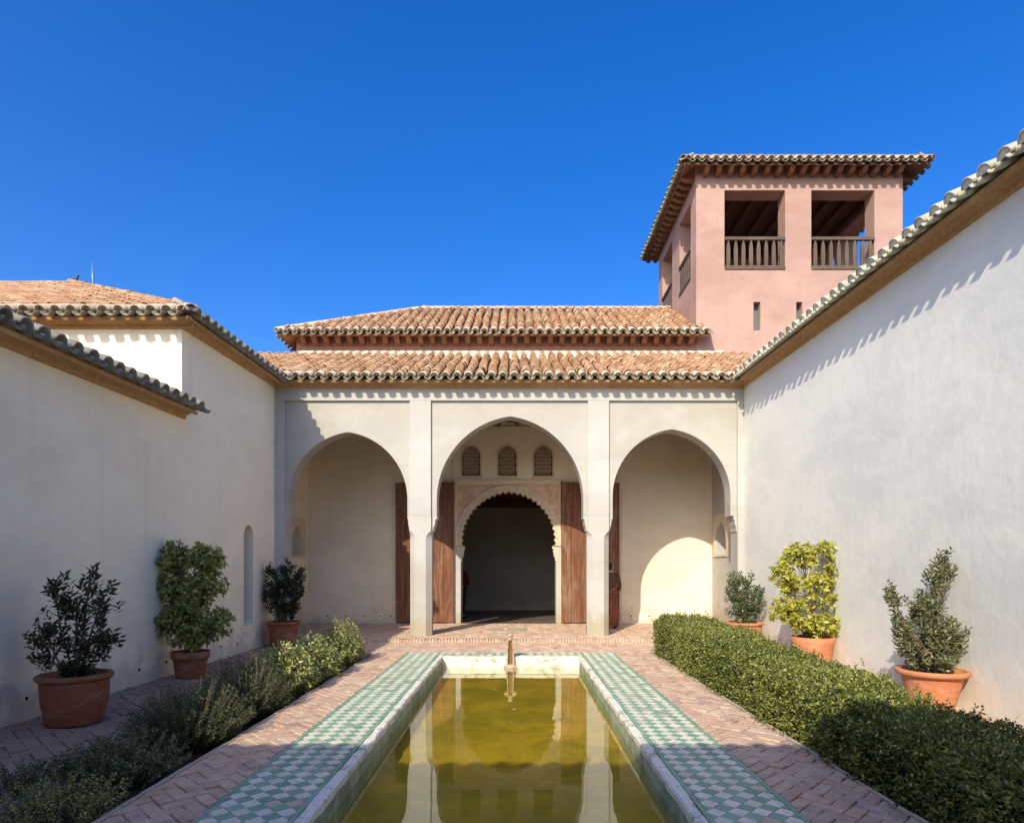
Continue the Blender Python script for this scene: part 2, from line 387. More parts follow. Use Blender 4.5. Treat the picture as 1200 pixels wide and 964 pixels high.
# ------------------------------------------------------------------ barrel-tiled roofs
def tile_mesh(name, mats, r0=.098, r1=.078, l=.42, seg=7, t=.016, concave=False, plug=0.0, squash=1.0):
    v = []; f = []; mi = []
    sg = -1 if concave else 1
    for (rr, y) in ((r0, 0), (r1, l)):
        for tt in (0, t):
            for k in range(seg+1):
                a = math.pi*k/seg; v.append(((rr-tt)*math.cos(a), y, sg*squash*(rr-tt)*math.sin(a)))
    n = seg+1
    for k in range(seg):
        f.append((k, k+1, 2*n+k+1, 2*n+k)); f.append((n+k+1, n+k, 3*n+k, 3*n+k+1)); f.append((k+1, k, n+k, n+k+1))
    f.append((0, 2*n, 3*n, n)); f.append((seg, n+seg, 3*n+seg, 2*n+seg))
    mi = [0]*len(f)
    if plug:
        b = len(v); v.append((0, plug-.006, .012))
        for k in range(seg+1):
            a = math.pi*k/seg; v.append(((r0-t*.9)*math.cos(a), plug, squash*(r0-t*.9)*math.sin(a)))
        for k in range(seg): f.append((b, b+1+k, b+2+k)); mi.append(1)
        f.append((b, b+1+seg, b+1)); mi.append(1)
    me = bpy.data.meshes.new(name); me.from_pydata(v, [], f)
    for m in mats: me.materials.append(M[m])
    me.polygons.foreach_set('material_index', mi)
    me.polygons.foreach_set('use_smooth', [True]*len(f))
    b = bmesh.new(); b.from_mesh(me); bmesh.ops.recalc_face_normals(b, faces=b.faces); b.to_mesh(me); b.free()
    for e in me.edges: pass
    return me
COVER = {
    'limed': tile_mesh('eave_tile', ['limed_tile', 'lime_mortar'], plug=.11),
    'lichen': tile_mesh('eave_tile', ['lichen_tile', 'lime_mortar'], plug=.012),
    'grey': tile_mesh('eave_tile', ['grey_tile', 'lime_mortar']),
    'ridge': tile_mesh('ridge_tile', ['clay_tile'], r0=.12, r1=.10, l=.42),
    'limeridge': tile_mesh('ridge_tile', ['limed_tile'], r0=.12, r1=.10, l=.42),
}
PAN = {k: tile_mesh('pan_tile', [m], r0=.068 if k == 'lichen' else .080, r1=.078, l=.46, concave=True, squash=.85) for k, m in (('limed', 'shaded_pan_tile'), ('lichen', 'lichen_tile'), ('grey', 'shaded_pan_tile'))}
SEG = 6
def tiled_slope(building, P0, u, v, L, S, pitch=.25, style='limed', hipl=False, hipr=False, hk=1.0, deck='cornice_wood', expo=.31, single=True, over=.05):
    """P0 eave start; u along the eave, v up the slope, S slope length; returns the roof deck object"""
    u = Vector(u).normalized(); v = Vector(v); v = (v - u*v.dot(u)).normalized(); n = u.cross(v)
    P0 = Vector(P0); ct = math.hypot(v.x, v.y)
    def lim(q):
        s = S
        if hipl: s = min(s, q/ct/hk)
        if hipr: s = min(s, (L-q)/ct/hk)
        return max(s, 0)
    W = lambda a, b, c: P0 + u*a + v*b + n*c
    e0 = .05; poly = [(e0 if hipl else 0, e0), (L-e0 if hipr else L, e0)]
    sl, sr = lim(0), lim(L)
    if hipr:
        m = S*ct*hk
        poly += [(L-m, S)] if L-m > 0 else []
    else: poly.append((L, S))
    if hipl: poly += [(S*ct*hk, S)]
    else: poly.append((0, S))
    if hipl and hipr and L < 2*S*ct: poly = [(e0, e0), (L-e0, e0), (L/2, L/2/ct)]
    d = MB(); d.prism(poly, -.135, -.085, lambda a, b, c: tuple(W(a, b, c)))
    roof = d.build('roof', deck, building)
    nc = int(round(L/pitch)); p = L/nc
    rest = MB()
    ca = [(math.cos(math.pi*k/SEG), math.sin(math.pi*k/SEG)) for k in range(SEG+1)]
    base = Matrix((( *u, 0), (*v, 0), (*n, 0), (0, 0, 0, 1))).transposed()
    for i in range(nc+1):
        # pans
        q = i*p
        if .03 < q < L-.03 or True:
            s_end = lim(q)
            if s_end > .15 or not (hipl or hipr):
                if single:
                    mt = base.copy(); mt.translation = W(q, -.10+random.uniform(-.015, .015), .004)
                    inst('pan_tile', PAN[style], mt @ Matrix.Rotation(random.uniform(-.02, .02), 4, 'Z'), roof)
        if i == nc: break
        q = (i+.5)*p; s_end = lim(q); nr = int((s_end+over)/expo+.35)
        if s_end < .12: continue
        jx = random.uniform(-.006, .006)
        if single:
            mt = base.copy(); mt.translation = W(q+jx, -over+random.uniform(-.015, .015), .005)
            inst('eave_tile', COVER[style], mt @ Matrix.Rotation(random.uniform(-.06, .06), 4, 'Z') @ Matrix.Rotation(random.uniform(-.02, .03), 4, 'X'), roof)
        for j in range(1, nr+1):
            y0 = -over + j*expo + random.uniform(-.02, .02); y1 = min(y0+.40, s_end+.12)
            if y1-y0 < .08: continue
            jx = random.uniform(-.014, .014)+.012*math.sin(j*.9+i*1.7); sk = random.uniform(-.01, .01); r0 = .097*random.uniform(.95, 1.05)
            vs_ = []
            for (rr, yy, zz, xx) in ((r0-.017, y0, .018, jx), (r0, y0, .020, jx), (.078, y1, .002, jx+sk)):
                for c_, s_ in ca: vs_.append(W(q+xx+rr*c_, yy, zz+rr*s_*1.12))
            f = []
            m_ = SEG+1
            for k in range(SEG):
                f.append((k, k+1, m_+k+1, m_+k)); f.append((m_+k, m_+k+1, 2*m_+k+1, 2*m_+k))
            rest.add(vs_, f, 0, random.random()*.98+.01, True)
    # the channels between the cover rows, one long trough each
    for i in range(nc+1):
        q = i*p; s_end = lim(q)
        if s_end < .4: continue
        y0 = .3
        while y0 < s_end:
            y1 = min(y0+.36, s_end); vs_ = []
            for yy, zz in ((y0, .02), (y1, .0)):
                for c_, s_ in ca: vs_.append(W(q+.095*c_, yy, zz-.075*s_))
            m_ = SEG+1
            rest.add(vs_, [(k, m_+k, m_+k+1, k+1) for k in range(SEG)], 0, random.random()*.98+.01, True)
            y0 += .34
    if rest.v:
        o = rest.build('roof_tiles', 'clay_tile', roof, fix=False); o['kind'] = 'stuff'
    return roof
def ridge_row(roof, A, B, style='ridge', lift=-.035, step=.33):
    A, B = Vector(A), Vector(B); d = (B-A).normalized(); L = (B-A).length
    x = d.cross(Vector((0, 0, 1))).normalized(); n = x.cross(d).normalized()
    if n.z < 0: n = -n; x = -x
    base = Matrix(((*x, 0), (*d, 0), (*n, 0), (0, 0, 0, 1))).transposed()
    for i in range(max(1, int(L/step))):
        mt = base.copy(); mt.translation = A + d*(i*step+random.uniform(-.02, .02)) + n*lift
        inst('ridge_tile', COVER[style], mt @ Matrix.Rotation(.05, 4, 'X') @ Matrix.Rotation(random.uniform(-.05, .05), 4, 'Z'), roof)
def cornice(building, A, B, out, h=.15, d=.2, mat='cornice_wood', name='cornice', drop=0.0):
    """stepped timber cornice under the eave from A to B, projecting along out"""
    A, B, out = Vector(A), Vector(B), Vector(out)
    prof = [(-.03, 0), (.035, 0), (.05, h*.35), (d*.55, h*.55), (d*.8, h*.78), (d, h*.86), (d, h), (-.03, h)]
    m = MB(); k = len(prof); vv = []
    for P in (A, B):
        for o_, z_ in prof: vv.append(P + out*o_ + Vector((0, 0, z_)))
    f = [(i, (i+1) % k, (i+1) % k+k, i+k) for i in range(k)] + [tuple(range(k))[::-1], tuple(range(k, 2*k))]
    m.add(vv, f); return m.build(name, mat, building)
def modillions(building, A, B, out, n, ln=.42, w=.10, h=.16, mat='rose_wood', slope=0.0):
    A, B, out = Vector(A), Vector(B), Vector(out); al = (B-A).normalized()
    for i in range(n):
        P = A + (B-A)*((i+.5)/n)
        prof = [(-.02, 0), (-.02, -h), (ln*.25, -h), (ln*.6, -h*.8), (ln*.85, -h*.45), (ln, -h*.35), (ln, 0)]
        m = MB(); k = len(prof); vv = []
        for s in (-w/2, w/2):
            for o_, z_ in prof: vv.append(P + al*s + out*o_ + Vector((0, 0, z_-slope*o_)))
        f = [(a, (a+1) % k, (a+1) % k+k, a+k) for a in range(k)] + [tuple(range(k)), tuple(range(k, 2*k))[::-1]]
        m.add(vv, f); m.build('modillion', mat, building)

# ================================================================== GROUND, POOL, PAVING
PC = -.09                      # axis of the pool
PY0, PY1 = 1.9, 11.33          # inner ends of the basin
WI, WO, WT = 1.235, 1.31, 1.945 # half widths: basin, coping, tile border
def ring(x0, x1, y0, y1, X0, X1, Y0, Y1):
    v = [(x0, y0), (x1, y0), (x1, y1), (x0, y1), (X0, Y0), (X1, Y0), (X1, Y1), (X0, Y1)]
    return v, [(4, 5, 1, 0), (5, 6, 2, 1), (6, 7, 3, 2), (7, 4, 0, 3)]
v, f = ring(PC-WI-.05, PC+WI+.05, PY0-.05, PY1+.05, -900, 900, -900, 900)
m = MB(); m.add([(x, y, -.13) for x, y in v], f); g = m.build('ground', 'soil'); g['kind'] = 'structure'

pool = bpy.data.objects.new('pool', None); pool.location = (PC, 6, -.4); link(pool); pool['kind'] = 'structure'
m = MB(); m.box(PC-WI-.1, PC+WI+.1, PY0-.1, PY1+.1, -.45, -.30); m.build('basin_bottom', 'pool_algae', pool)
for nm, d in (('basin_wall', (PC-WI-.08, PC-WI, PY0-.08, PY1+.08, -.30, -.054)), ('basin_wall', (PC+WI, PC+WI+.08, PY0-.08, PY1+.08, -.30, -.054)),
              ('basin_wall', (PC-WI, PC+WI, PY1, PY1+.08, -.30, -.054)), ('basin_wall', (PC-WI, PC+WI, PY0-.08, PY0, -.30, -.054))):
    boxpart(nm, 'coping_paint' if d[2] >= PY1 else 'pool_wall', pool, *d)  # greenish side walls coloured darker for their shade, sunlit far wall left white
def rough_box(m, x0, x1, y0, y1, z0, z1, step, axis, j=.006, rnd=0):
    """a long kerb stone whose edges wander a little"""
    n = max(1, int((y1-y0 if axis == 'y' else x1-x0)/step)); sec = []
    for i in range(n+1):
        f_ = i/n; jj = [random.uniform(-j, j) for _ in range(8)]
        if axis == 'y':
            y = y0+(y1-y0)*f_
            sec.append([(x0+jj[0], y, z0), (x1+jj[1], y, z0), (x1+jj[2], y, z1-.012+jj[3]*.4), (x1-.014+jj[2], y, z1+jj[4]*.4), (x0+.014+jj[5], y, z1+jj[6]*.4), (x0+jj[5], y, z1-.012+jj[7]*.4)])
        else:
            x = x0+(x1-x0)*f_
            sec.append([(x, y0+jj[0], z0), (x, y1+jj[1], z0), (x, y1+jj[2], z1-.012+jj[3]*.4), (x, y1-.014+jj[2], z1+jj[4]*.4), (x, y0+.014+jj[5], z1+jj[6]*.4), (x, y0+jj[5], z1-.012+jj[7]*.4)])
    vv = [p for s in sec for p in s]; f = []
    for i in range(n):
        for k in range(6): f.append((i*6+k, i*6+(k+1) % 6, (i+1)*6+(k+1) % 6, (i+1)*6+k))
    f += [tuple(range(6))[::-1], tuple(n*6+k for k in range(6))]
    m.add(vv, f, 0, rnd)
for s in (-1, 1):
    a, b = sorted((PC+s*(WI-.012), PC+s*WO)); y = PY0-.1
    while y < PY1+.11-.01:
        y2 = min(y+random.uniform(.9, 1.4), PY1+.11)
        if PY1+.11-y2 < .3: y2 = PY1+.11
        m = MB(); rough_box(m, a, b, y+.002, y2-.002, -.055, .008, .11, 'y', .007); m.build('coping_stone', 'coping_paint', pool); y = y2
for ya, yb in ((PY1-.012, PY1+.11), (PY0-.11, PY0+.012)):
    x = PC-WI+.012
    while x < PC+WI-.02:
        x2 = min(x+.8, PC+WI-.012)
        m = MB(); rough_box(m, x+.002, x2-.002, ya, yb, -.055, .007, .11, 'x', .006); m.build('coping_stone', 'coping_paint', pool); x = x2
m = MB(); m.add([(PC-WI, PY0, -.184), (PC+WI, PY0, -.184), (PC+WI, PY1, -.184), (PC-WI, PY1, -.184)], [(0, 1, 2, 3)])
w = m.build('water', 'pool_water', fix=False); w['kind'] = 'structure'
# leaves adrift on the water
for i in range(46):
    x, y = random.uniform(PC-1.15, PC+1.15), random.uniform(4.2, 11.2); a = random.uniform(0, 6.28); l = random.uniform(.012, .03)
    m = MB(); c_, s_ = math.cos(a)*l, math.sin(a)*l
    m.add([(x-c_, y-s_, -.182), (x+s_*.45, y-c_*.45, -.180), (x+c_, y+s_, -.182), (x-s_*.45, y+c_*.45, -.180)], [(0, 1, 2, 3)])
    if i < 14:
        o = m.build('floating_leaf', 'limed_tile'); tag(o, 'tiny dry leaf floating on the green pool water', 'leaf', 'dry leaves floating on the pool')

# ---- clipped flat pieces
def clip(poly, x0, x1, y0, y1):
    for ax, lim_, sg in ((0, x0, 1), (0, x1, -1), (1, y0, 1), (1, y1, -1)):
        out = []
        for i in range(len(poly)):
            a, b = poly[i-1], poly[i]; da, db = (a[ax]-lim_)*sg, (b[ax]-lim_)*sg
            if (da >= 0) != (db >= 0):
                t_ = da/(da-db); out.append((a[0]+(b[0]-a[0])*t_, a[1]+(b[1]-a[1])*t_))
            if db >= 0: out.append(b)
        poly = out
        if len(poly) < 3: return []
    return poly
def area(p): return abs(sum(p[i-1][0]*p[i][1]-p[i][0]*p[i-1][1] for i in range(len(p))))/2
def shrink(p, g):
    """inset a convex polygon by g"""
    n = len(p); sgn = 1 if sum(p[i-1][0]*p[i][1]-p[i][0]*p[i-1][1] for i in range(n)) > 0 else -1
    ls = []
    for i in range(n):
        a, b = Vector(p[i]), Vector(p[(i+1) % n]); d = (b-a)
        if d.length < 1e-5: continue
        d.normalize(); nn = Vector((-d.y, d.x))*sgn; ls.append((a+nn*g, d))
    out = []
    for i in range(len(ls)):
        (a, d), (b, e) = ls[i-1], ls[i]; den = d.x*e.y-d.y*e.x
        if abs(den) < 1e-6: out.append(tuple(b)); continue
        t_ = ((b.x-a.x)*e.y-(b.y-a.y)*e.x)/den; out.append((a.x+d.x*t_, a.y+d.y*t_))
    return out
def slab_piece(m, poly, z0, z1, bevel, rnd, tilt=0.0, mi=0):
    n = len(poly); cx = sum(p[0] for p in poly)/n; cy = sum(p[1] for p in poly)/n
    tx, ty = random.uniform(-tilt, tilt), random.uniform(-tilt, tilt)
    inn = shrink(poly, bevel)
    if len(inn) != n or area(inn) < area(poly)*.3 or area(inn) > area(poly): inn = [(cx+(x-cx)*.9, cy+(y-cy)*.9) for x, y in poly]
    zf = lambda x, y: (x-cx)*tx+(y-cy)*ty
    v = [(x, y, z0) for x, y in poly] + [(x, y, z1-bevel*.8+zf(x, y)) for x, y in poly] + [(x, y, z1+zf(x, y)) for x, y in inn]
    f = [tuple(range(2*n, 3*n))]
    for k in (0, n):
        for i in range(n): j = (i+1) % n; f.append((k+i, k+j, k+n+j, k+n+i))
    m.add(v, f, mi, rnd)
def herringbone(parent, x0, x1, y0, y1, ztop, w=.135, ang=45, mat='paving_brick', near=300, gap=.009, ridge=.007, name='brick', tilt=.03):
    ca, sa = math.cos(R(ang)), math.sin(R(ang)); pieces = []
    ext = int((abs(x1-x0)+abs(y1-y0))/w*1.1)+8; ox, oy = (x0+x1)/2, (y0+y1)/2
    for X in range(-ext, ext):
        for Y in range(-ext, ext):
            s_ = (X-Y) % 4
            if s_ == 0: r_ = (X, Y, X+2, Y+1)
            elif s_ == 3: r_ = (X, Y, X+1, Y+2)
            else: continue
            cx, cy = (r_[0]+r_[2])/2*w, (r_[1]+r_[3])/2*w
            gx, gy = ox+cx*ca-cy*sa, oy+cx*sa+cy*ca
            if gx < x0-.2 or gx > x1+.2 or gy < y0-.2 or gy > y1+.2: continue
            q = [(r_[0]*w, r_[1]*w), (r_[2]*w, r_[1]*w), (r_[2]*w, r_[3]*w), (r_[0]*w, r_[3]*w)]
            q = [(ox+a*ca-b*sa, oy+a*sa+b*ca) for a, b in q]
            q = clip(q, x0, x1, y0, y1)
            if len(q) < 3 or area(q) < .0012: continue
            q2 = shrink(q, gap/2)
            if len(q2) < 3 or area(q2) > area(q): continue
            pieces.append(((gx**2+gy**2), gx, gy, q2))
    def seen(p): return 0 if (p[2] > 3.2 and abs(p[1])/p[2] < .86) else 1
    pieces.sort(key=lambda p: (seen(p), p[0]))
    rest = MB()
    for i, (_, gx, gy, q) in enumerate(pieces):
        z = ztop + random.uniform(-ridge, ridge)
        if i < near:
            m = MB(); slab_piece(m, q, ztop-.05, z, .007, 0.0, tilt); m.build(name, mat, parent, fix=False)
        else: slab_piece(rest, q, ztop-.05, z, .007, random.random()*.98+.01, tilt)
    if rest.v:
        o = rest.build(name+'_field', mat, parent, fix=False); o['kind'] = 'stuff'
def bed(name, x0, x1, y0, y1, zt, zb=-.16, mat='brick_bed'):
    m = MB(); m.box(x0, x1, y0, y1, zb, zt); o = m.build(name, mat); o['kind'] = 'structure'; return o
def diamonds(parent, x0, x1, y0, y1, zt, pitch=.151, near=300, miss=.02):
    """diagonal checkerboard: white lozenges on a square grid, green between"""
    h = pitch/2; pcs = []; xc = (x0+x1)/2
    nx = int((x1-x0)/pitch)+2; ny = int((y1-y0)/pitch)+2
    for i in range(-nx, nx+1):
        for j in range(0, 2*ny+1):
            cx = xc + (i*h); cy = y0 + j*h
            if (i+j) % 2: continue
            white = (i % 2 == 1)
            q = clip([(cx-h, cy), (cx, cy-h), (cx+h, cy), (cx, cy+h)], x0, x1, y0, y1)
            if len(q) < 3 or area(q) < .0009: continue
            if random.random() < miss: continue
            q = shrink(q, .0018)
            pcs.append((cx*cx+cy*cy, white, q, cy))
    pcs.sort(key=lambda p: (p[3] < 3.9, p[0]))
    rest = MB()
    for i, (_, wh, q, _c) in enumerate(pcs):
        z = zt+random.uniform(-.0015, .0015)
        if i < near:
            m = MB(); slab_piece(m, q, zt-.012, z, .0015, 0, .012); m.build('glazed_tile', 'white_glaze' if wh else 'green_glaze', parent, fix=False)
        else: slab_piece(rest, q, zt-.012, z, .0015, random.random()*.98+.01, .012, 0 if wh else 1)
    if rest.v:
        o = rest.build('glazed_tile_field', ['white_glaze', 'green_glaze'], parent, fix=False); o['kind'] = 'stuff'
def strip_tiles(parent, x0, x1, y0, y1, zt, axis, ln=.28):
    a, b = (y0, y1) if axis == 'y' else (x0, x1); p = a
    while p < b-.01:
        q = min(p+ln*random.uniform(.9, 1.1), b)
        poly = rect(x0, x1, p+.001, q-.001) if axis == 'y' else rect(p+.001, q-.001, y0, y1)
        m = MB(); slab_piece(m, poly, zt-.012, zt+random.uniform(-.001, .0015), .002, 0, .004); m.build('border_tile', 'green_glaze', parent, fix=False); p = q
FE = PY1+.11
for s in (-1, 1):
    x0, x1 = sorted((PC+s*(WO+.002), PC+s*WT))
    tb = bed('tile_border', x0, x1, PY0-.6, FE+.52, -.006, mat='tile_grout')
    diamonds(tb, x0+.036, x1-.036, PY0-.56, FE+.48, .004)
    for a in (x0, x1-.034): strip_tiles(tb, a, a+.034, PY0-.6, FE+.52, .005, 'y')
tb = bed('tile_border', PC-WO, PC+WO, FE+.002, FE+.52, -.006, mat='tile_grout')
diamonds(tb, PC-WO+.002, PC+WO-.002, FE+.036, FE+.48, .004, near=150)
strip_tiles(tb, PC-WO, PC+WO, FE+.002, FE+.034, .005, 'x')
# brick walks
YS = 13.55                     # front of the portico step
BL, BR = -2.62, 2.55           # planting-bed edges
pl = bed('brick_walk', BL, PC-WT-.002, 1.0, FE+.52, -.03); herringbone(pl, BL, PC-WT-.004, 1.0, FE+.52, .002, ang=45, w=.108)
pr = bed('brick_walk', PC+WT+.002, BR, 1.0, FE+.52, -.03); herringbone(pr, PC+WT+.004, BR, 1.0, FE+.52, .002, ang=45, w=.108)
pf = bed('brick_walk', -3.6, 5.12, FE+.522, YS-.002, -.03); herringbone(pf, -3.6, 5.12, FE+.524, YS-.004, .002, near=200)
LZ = -.085
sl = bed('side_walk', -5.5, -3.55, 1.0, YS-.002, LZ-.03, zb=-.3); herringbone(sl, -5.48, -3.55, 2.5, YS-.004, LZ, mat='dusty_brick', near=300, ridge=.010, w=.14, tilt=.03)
sr = bed('side_walk', 3.5, 5.2, 1.0, FE+.52, -.035); herringbone(sr, 3.5, 5.13, 2.0, FE+.51, 0.0, near=120)
# bed edging
for x, a, b, z in ((BL-.035, 1.0, 11.0, .012), (BR, 1.0, 11.9, .018), (-3.55, 1.0, 11.0, -.04), (3.44, 1.0, 11.9, .01)):
    e = bpy.data.objects.new('bed_edging', None); e.location = (x, 5, 0); link(e); e['kind'] = 'structure'
    y = a
    while y < b:
        y2 = y+random.uniform(.28, .42); m = MB(); rough_box(m, x, x+.034, y+.004, y2-.004, -.17, z+random.uniform(-.006, .006), .12, 'y', .006)
        m.build('edging_brick', 'edging_stone', e); y = y2
# portico floor
PZ = .065
pfl = bed('portico_floor', -5.72, 5.42, YS, 17.40, PZ-.03, zb=-.2)
herringbone(pfl, -5.72, 5.42, YS+.262, 17.40, PZ+.002, near=160, w=.13)
sol = MB(); x = -5.40
while x < 5.12:
    slab_piece(sol, rect(x, x+.052, YS-.012+random.uniform(-.01, .01), YS+.255), -.02, PZ+.004+random.uniform(-.008, .008), .010, random.random()*.98+.01, .03); x += .068
o = sol.build('soldier_course', 'paving_brick', pfl, fix=False); o['kind'] = 'stuff'
# sunken round basin in the portico floor
m = MB(); m.lathe([(.0, .004), (.34, .004), (.36, .012), (.40, .016), (.50, .016), (.515, .0), (.515, -.04)], (-.22, 15.55, PZ+.004), 40)
o = m.build('floor_basin', 'edging_stone'); tag(o, 'shallow round stone basin set flush in the brick floor of the portico', 'basin')
m = MB(); m.lathe([(.0, .07), (.02, .07), (.03, .05), (.06, .03), (.08, .0)], (-.22, 15.55, PZ+.006), 16)
m.build('jet', 'spout_stone', o)

# ================================================================== PORTICO AND HALL
YF = 14.2; YB = 17.47; XL, XR = -5.42, 5.14; ZS = 2.77
hall = empty('palace_hall', (0, YF, 0), 'cream arcaded palace hall with three pointed arches and two tiers of clay tile roof', 'building')
# spandrel wall with three arches
pts = [(XL, ZS)] + arch(-3.783, 1.342, ZS, 1.89) + arch(-.12, 1.655, ZS, 2.246) + arch(3.53, 1.33, ZS, 1.955) + [(XR, ZS), (XR, 5.80), (XL, 5.80)]
part('arcade_wall', 'panel_plaster', hall, lambda m: m.prism(pts, YF+.065, YF+.48, XZ), bev=.010)
# raised frame: band and strips
boxpart('frieze_band', 'cream_plaster', hall, XL, XR, YF, YF+.07, 5.36, 5.78)
for a, b in ((XL, -5.20), (-2.378, -1.902), (1.63, 2.106), (5.0, XR)):
    boxpart('pilaster_strip', 'cream_plaster', hall, a, b, YF+.001, YF+.07, ZS+.002, 5.357, bev=.006)
def pier(xc, hw=.245, flare=.33, left=True, right=True):
    m = MB(); y0, y1 = YF+.002, YF+.478; yc = (y0+y1)/2; hy = (y1-y0)/2
    lev = [(PZ-.1, hw, .12), (2.26, hw, .12), (2.32, hw, .105), (2.37, hw, .07), (2.41, hw, .03), (2.44, hw, .012), (ZS+.0005, hw, .010)]
    vv = []; f = []
    for z, h_, c_ in lev:
        for sx, sy, first in ((-1, -1, 0), (1, -1, 1), (1, 1, 0), (-1, 1, 1)):
            pa = (xc+sx*(h_-c_), yc+sy*hy, z); pb = (xc+sx*h_, yc+sy*(hy-c_), z)
            vv += [pa, pb] if first else [pb, pa]
    for i in range(len(lev)-1):
        for k in range(8): f.append((i*8+k, i*8+(k+1) % 8, (i+1)*8+(k+1) % 8, (i+1)*8+k))
    f += [tuple(range(8))[::-1], tuple((len(lev)-1)*8+k for k in range(8))]
    m.add(vv, f)
    # little arched chamfer stops at the corners under the impost
    p = m.build('pier', 'cream_plaster', hall); return p
for xc in (-2.14, 1.868):
    pier(xc)
    for s_ in (-1, 1):
        e = xc+s_*.245; o_ = (abs({-1: {-2.14: -2.441, 1.868: 1.535}, 1: {-2.14: -1.775, 1.868: 2.20}}[s_][xc]-xc)-.245)
        prof = [(e-.03*s_, ZS), (e+o_*s_, ZS), (e+o_*s_, 2.71), (e+o_*.72*s_, 2.68), (e+o_*.62*s_, 2.58), (e+o_*.34*s_, 2.50), (e+o_*.28*s_, 2.44), (e-.03*s_, 2.38)]
        part('impost', 'cream_plaster', hall, lambda m: m.prism(prof, YF+.07, YF+.472, XZ), bev=.004)
for a, b, s in ((XL, -5.20, 1), (5.0, XR, -1)):
    boxpart('pier', 'cream_plaster', hall, a, b, YF+.002, YF+.478, PZ-.1, ZS, bev=.012)
    e = b if s == 1 else a
    prof = [(e-.02*s, ZS), (e+.075*s, ZS), (e+.075*s, 2.70), (e+.05*s, 2.66), (e+.045*s, 2.58), (e+.02*s, 2.50), (e+.018*s, 2.42), (e-.02*s, 2.38)]
    part('impost', 'cream_plaster', hall, lambda m: m.prism(prof, YF+.05, YF+.47, XZ))
cornice(hall, (XL-.3, YF, 5.63), (XR+.3, YF, 5.63), (0, -1, 0))
# ceiling and side walls of the portico
boxpart('portico_ceiling', 'dark_wood', hall, -5.9, 5.6, YF+.482, YB+.02, 5.62, 5.70)
for i in range(22):
    x = -5.5+i*.5; boxpart('ceiling_joist', 'dark_wood', hall, x, x+.09, YF+.484, YB-.002, 5.50, 5.62)
def niche_wall(xf, xb, yc, w, z0, z1, s):
    hole = [(yc-w, z0), (yc+w, z0)] + [(p, q) for p, q in reversed(arch(yc, w, z1-w*1.3, w*1.3, 8, 1.3))]
    part('portico_side_wall', 'warm_plaster' if s > 0 else 'cream_plaster', hall, lambda m: m.prism(rect(YF+.3, YB+.02, -.1, 5.8), xf, xb, YZ, holes=[hole]))
    boxpart('niche_back', 'niche_stone', hall, *sorted((xb-s*.13, xb-s*.10)), yc-w-.05, yc+w+.05, z0-.05, z1+.05)  # reddish stone back, coloured darker for the shadow inside the niche
    boxpart('niche_shelf', 'frame_stone', hall, *sorted((xf-s*.02, xf+s*.03)), yc-w-.04, yc+w+.04, z0-.05, z0-.002)
    fr_ = rect(yc-w-.22, yc+w+.22, z0-.06, z1+.22)
    part('niche_frame', 'frame_stone', hall, lambda m: m.prism(fr_, xf-s*.002, xf+s*.022, YZ, holes=[[(yc-w-.03, z0-.055), (yc+w+.03, z0-.055)] + [(p, q) for p, q in reversed(arch(yc, w+.03, z1-w*1.3, w*1.3+.05, 8, 1.3))]]))
niche_wall(-5.74, -6.05, 16.62, .42, 1.93, 2.72, 1)
niche_wall(5.44, 5.75, 16.72, .42, 1.95, 2.80, -1)
# hanging wrought bracket and shade on the right niche: carved stone scroll
# back wall with door and three lattice windows
DX, DH = -.19, 1.32
wins = [(-1.226, .262), (-.223, .262), (.77, .262)]
wz0, wz1 = 4.13, 4.97
door_hole = [(DX-DH-.16, PZ-.1)] + [(DX-DH-.16, 2.2), (DX-DH-.16, 3.97), (DX+DH+.115, 3.97), (DX+DH+.115, 2.2)] + [(DX+DH+.115, PZ-.1)]
out = [(-6.05, PZ-.1)] + door_hole + [(5.75, PZ-.1), (5.75, 7.6), (-6.05, 7.6)]
part('back_wall', 'warm_plaster', hall, lambda m: m.prism(out, YB, YB+.62, XZ, holes=[arch_window(x, w_, wz0, wz1) for x, w_ in wins]))
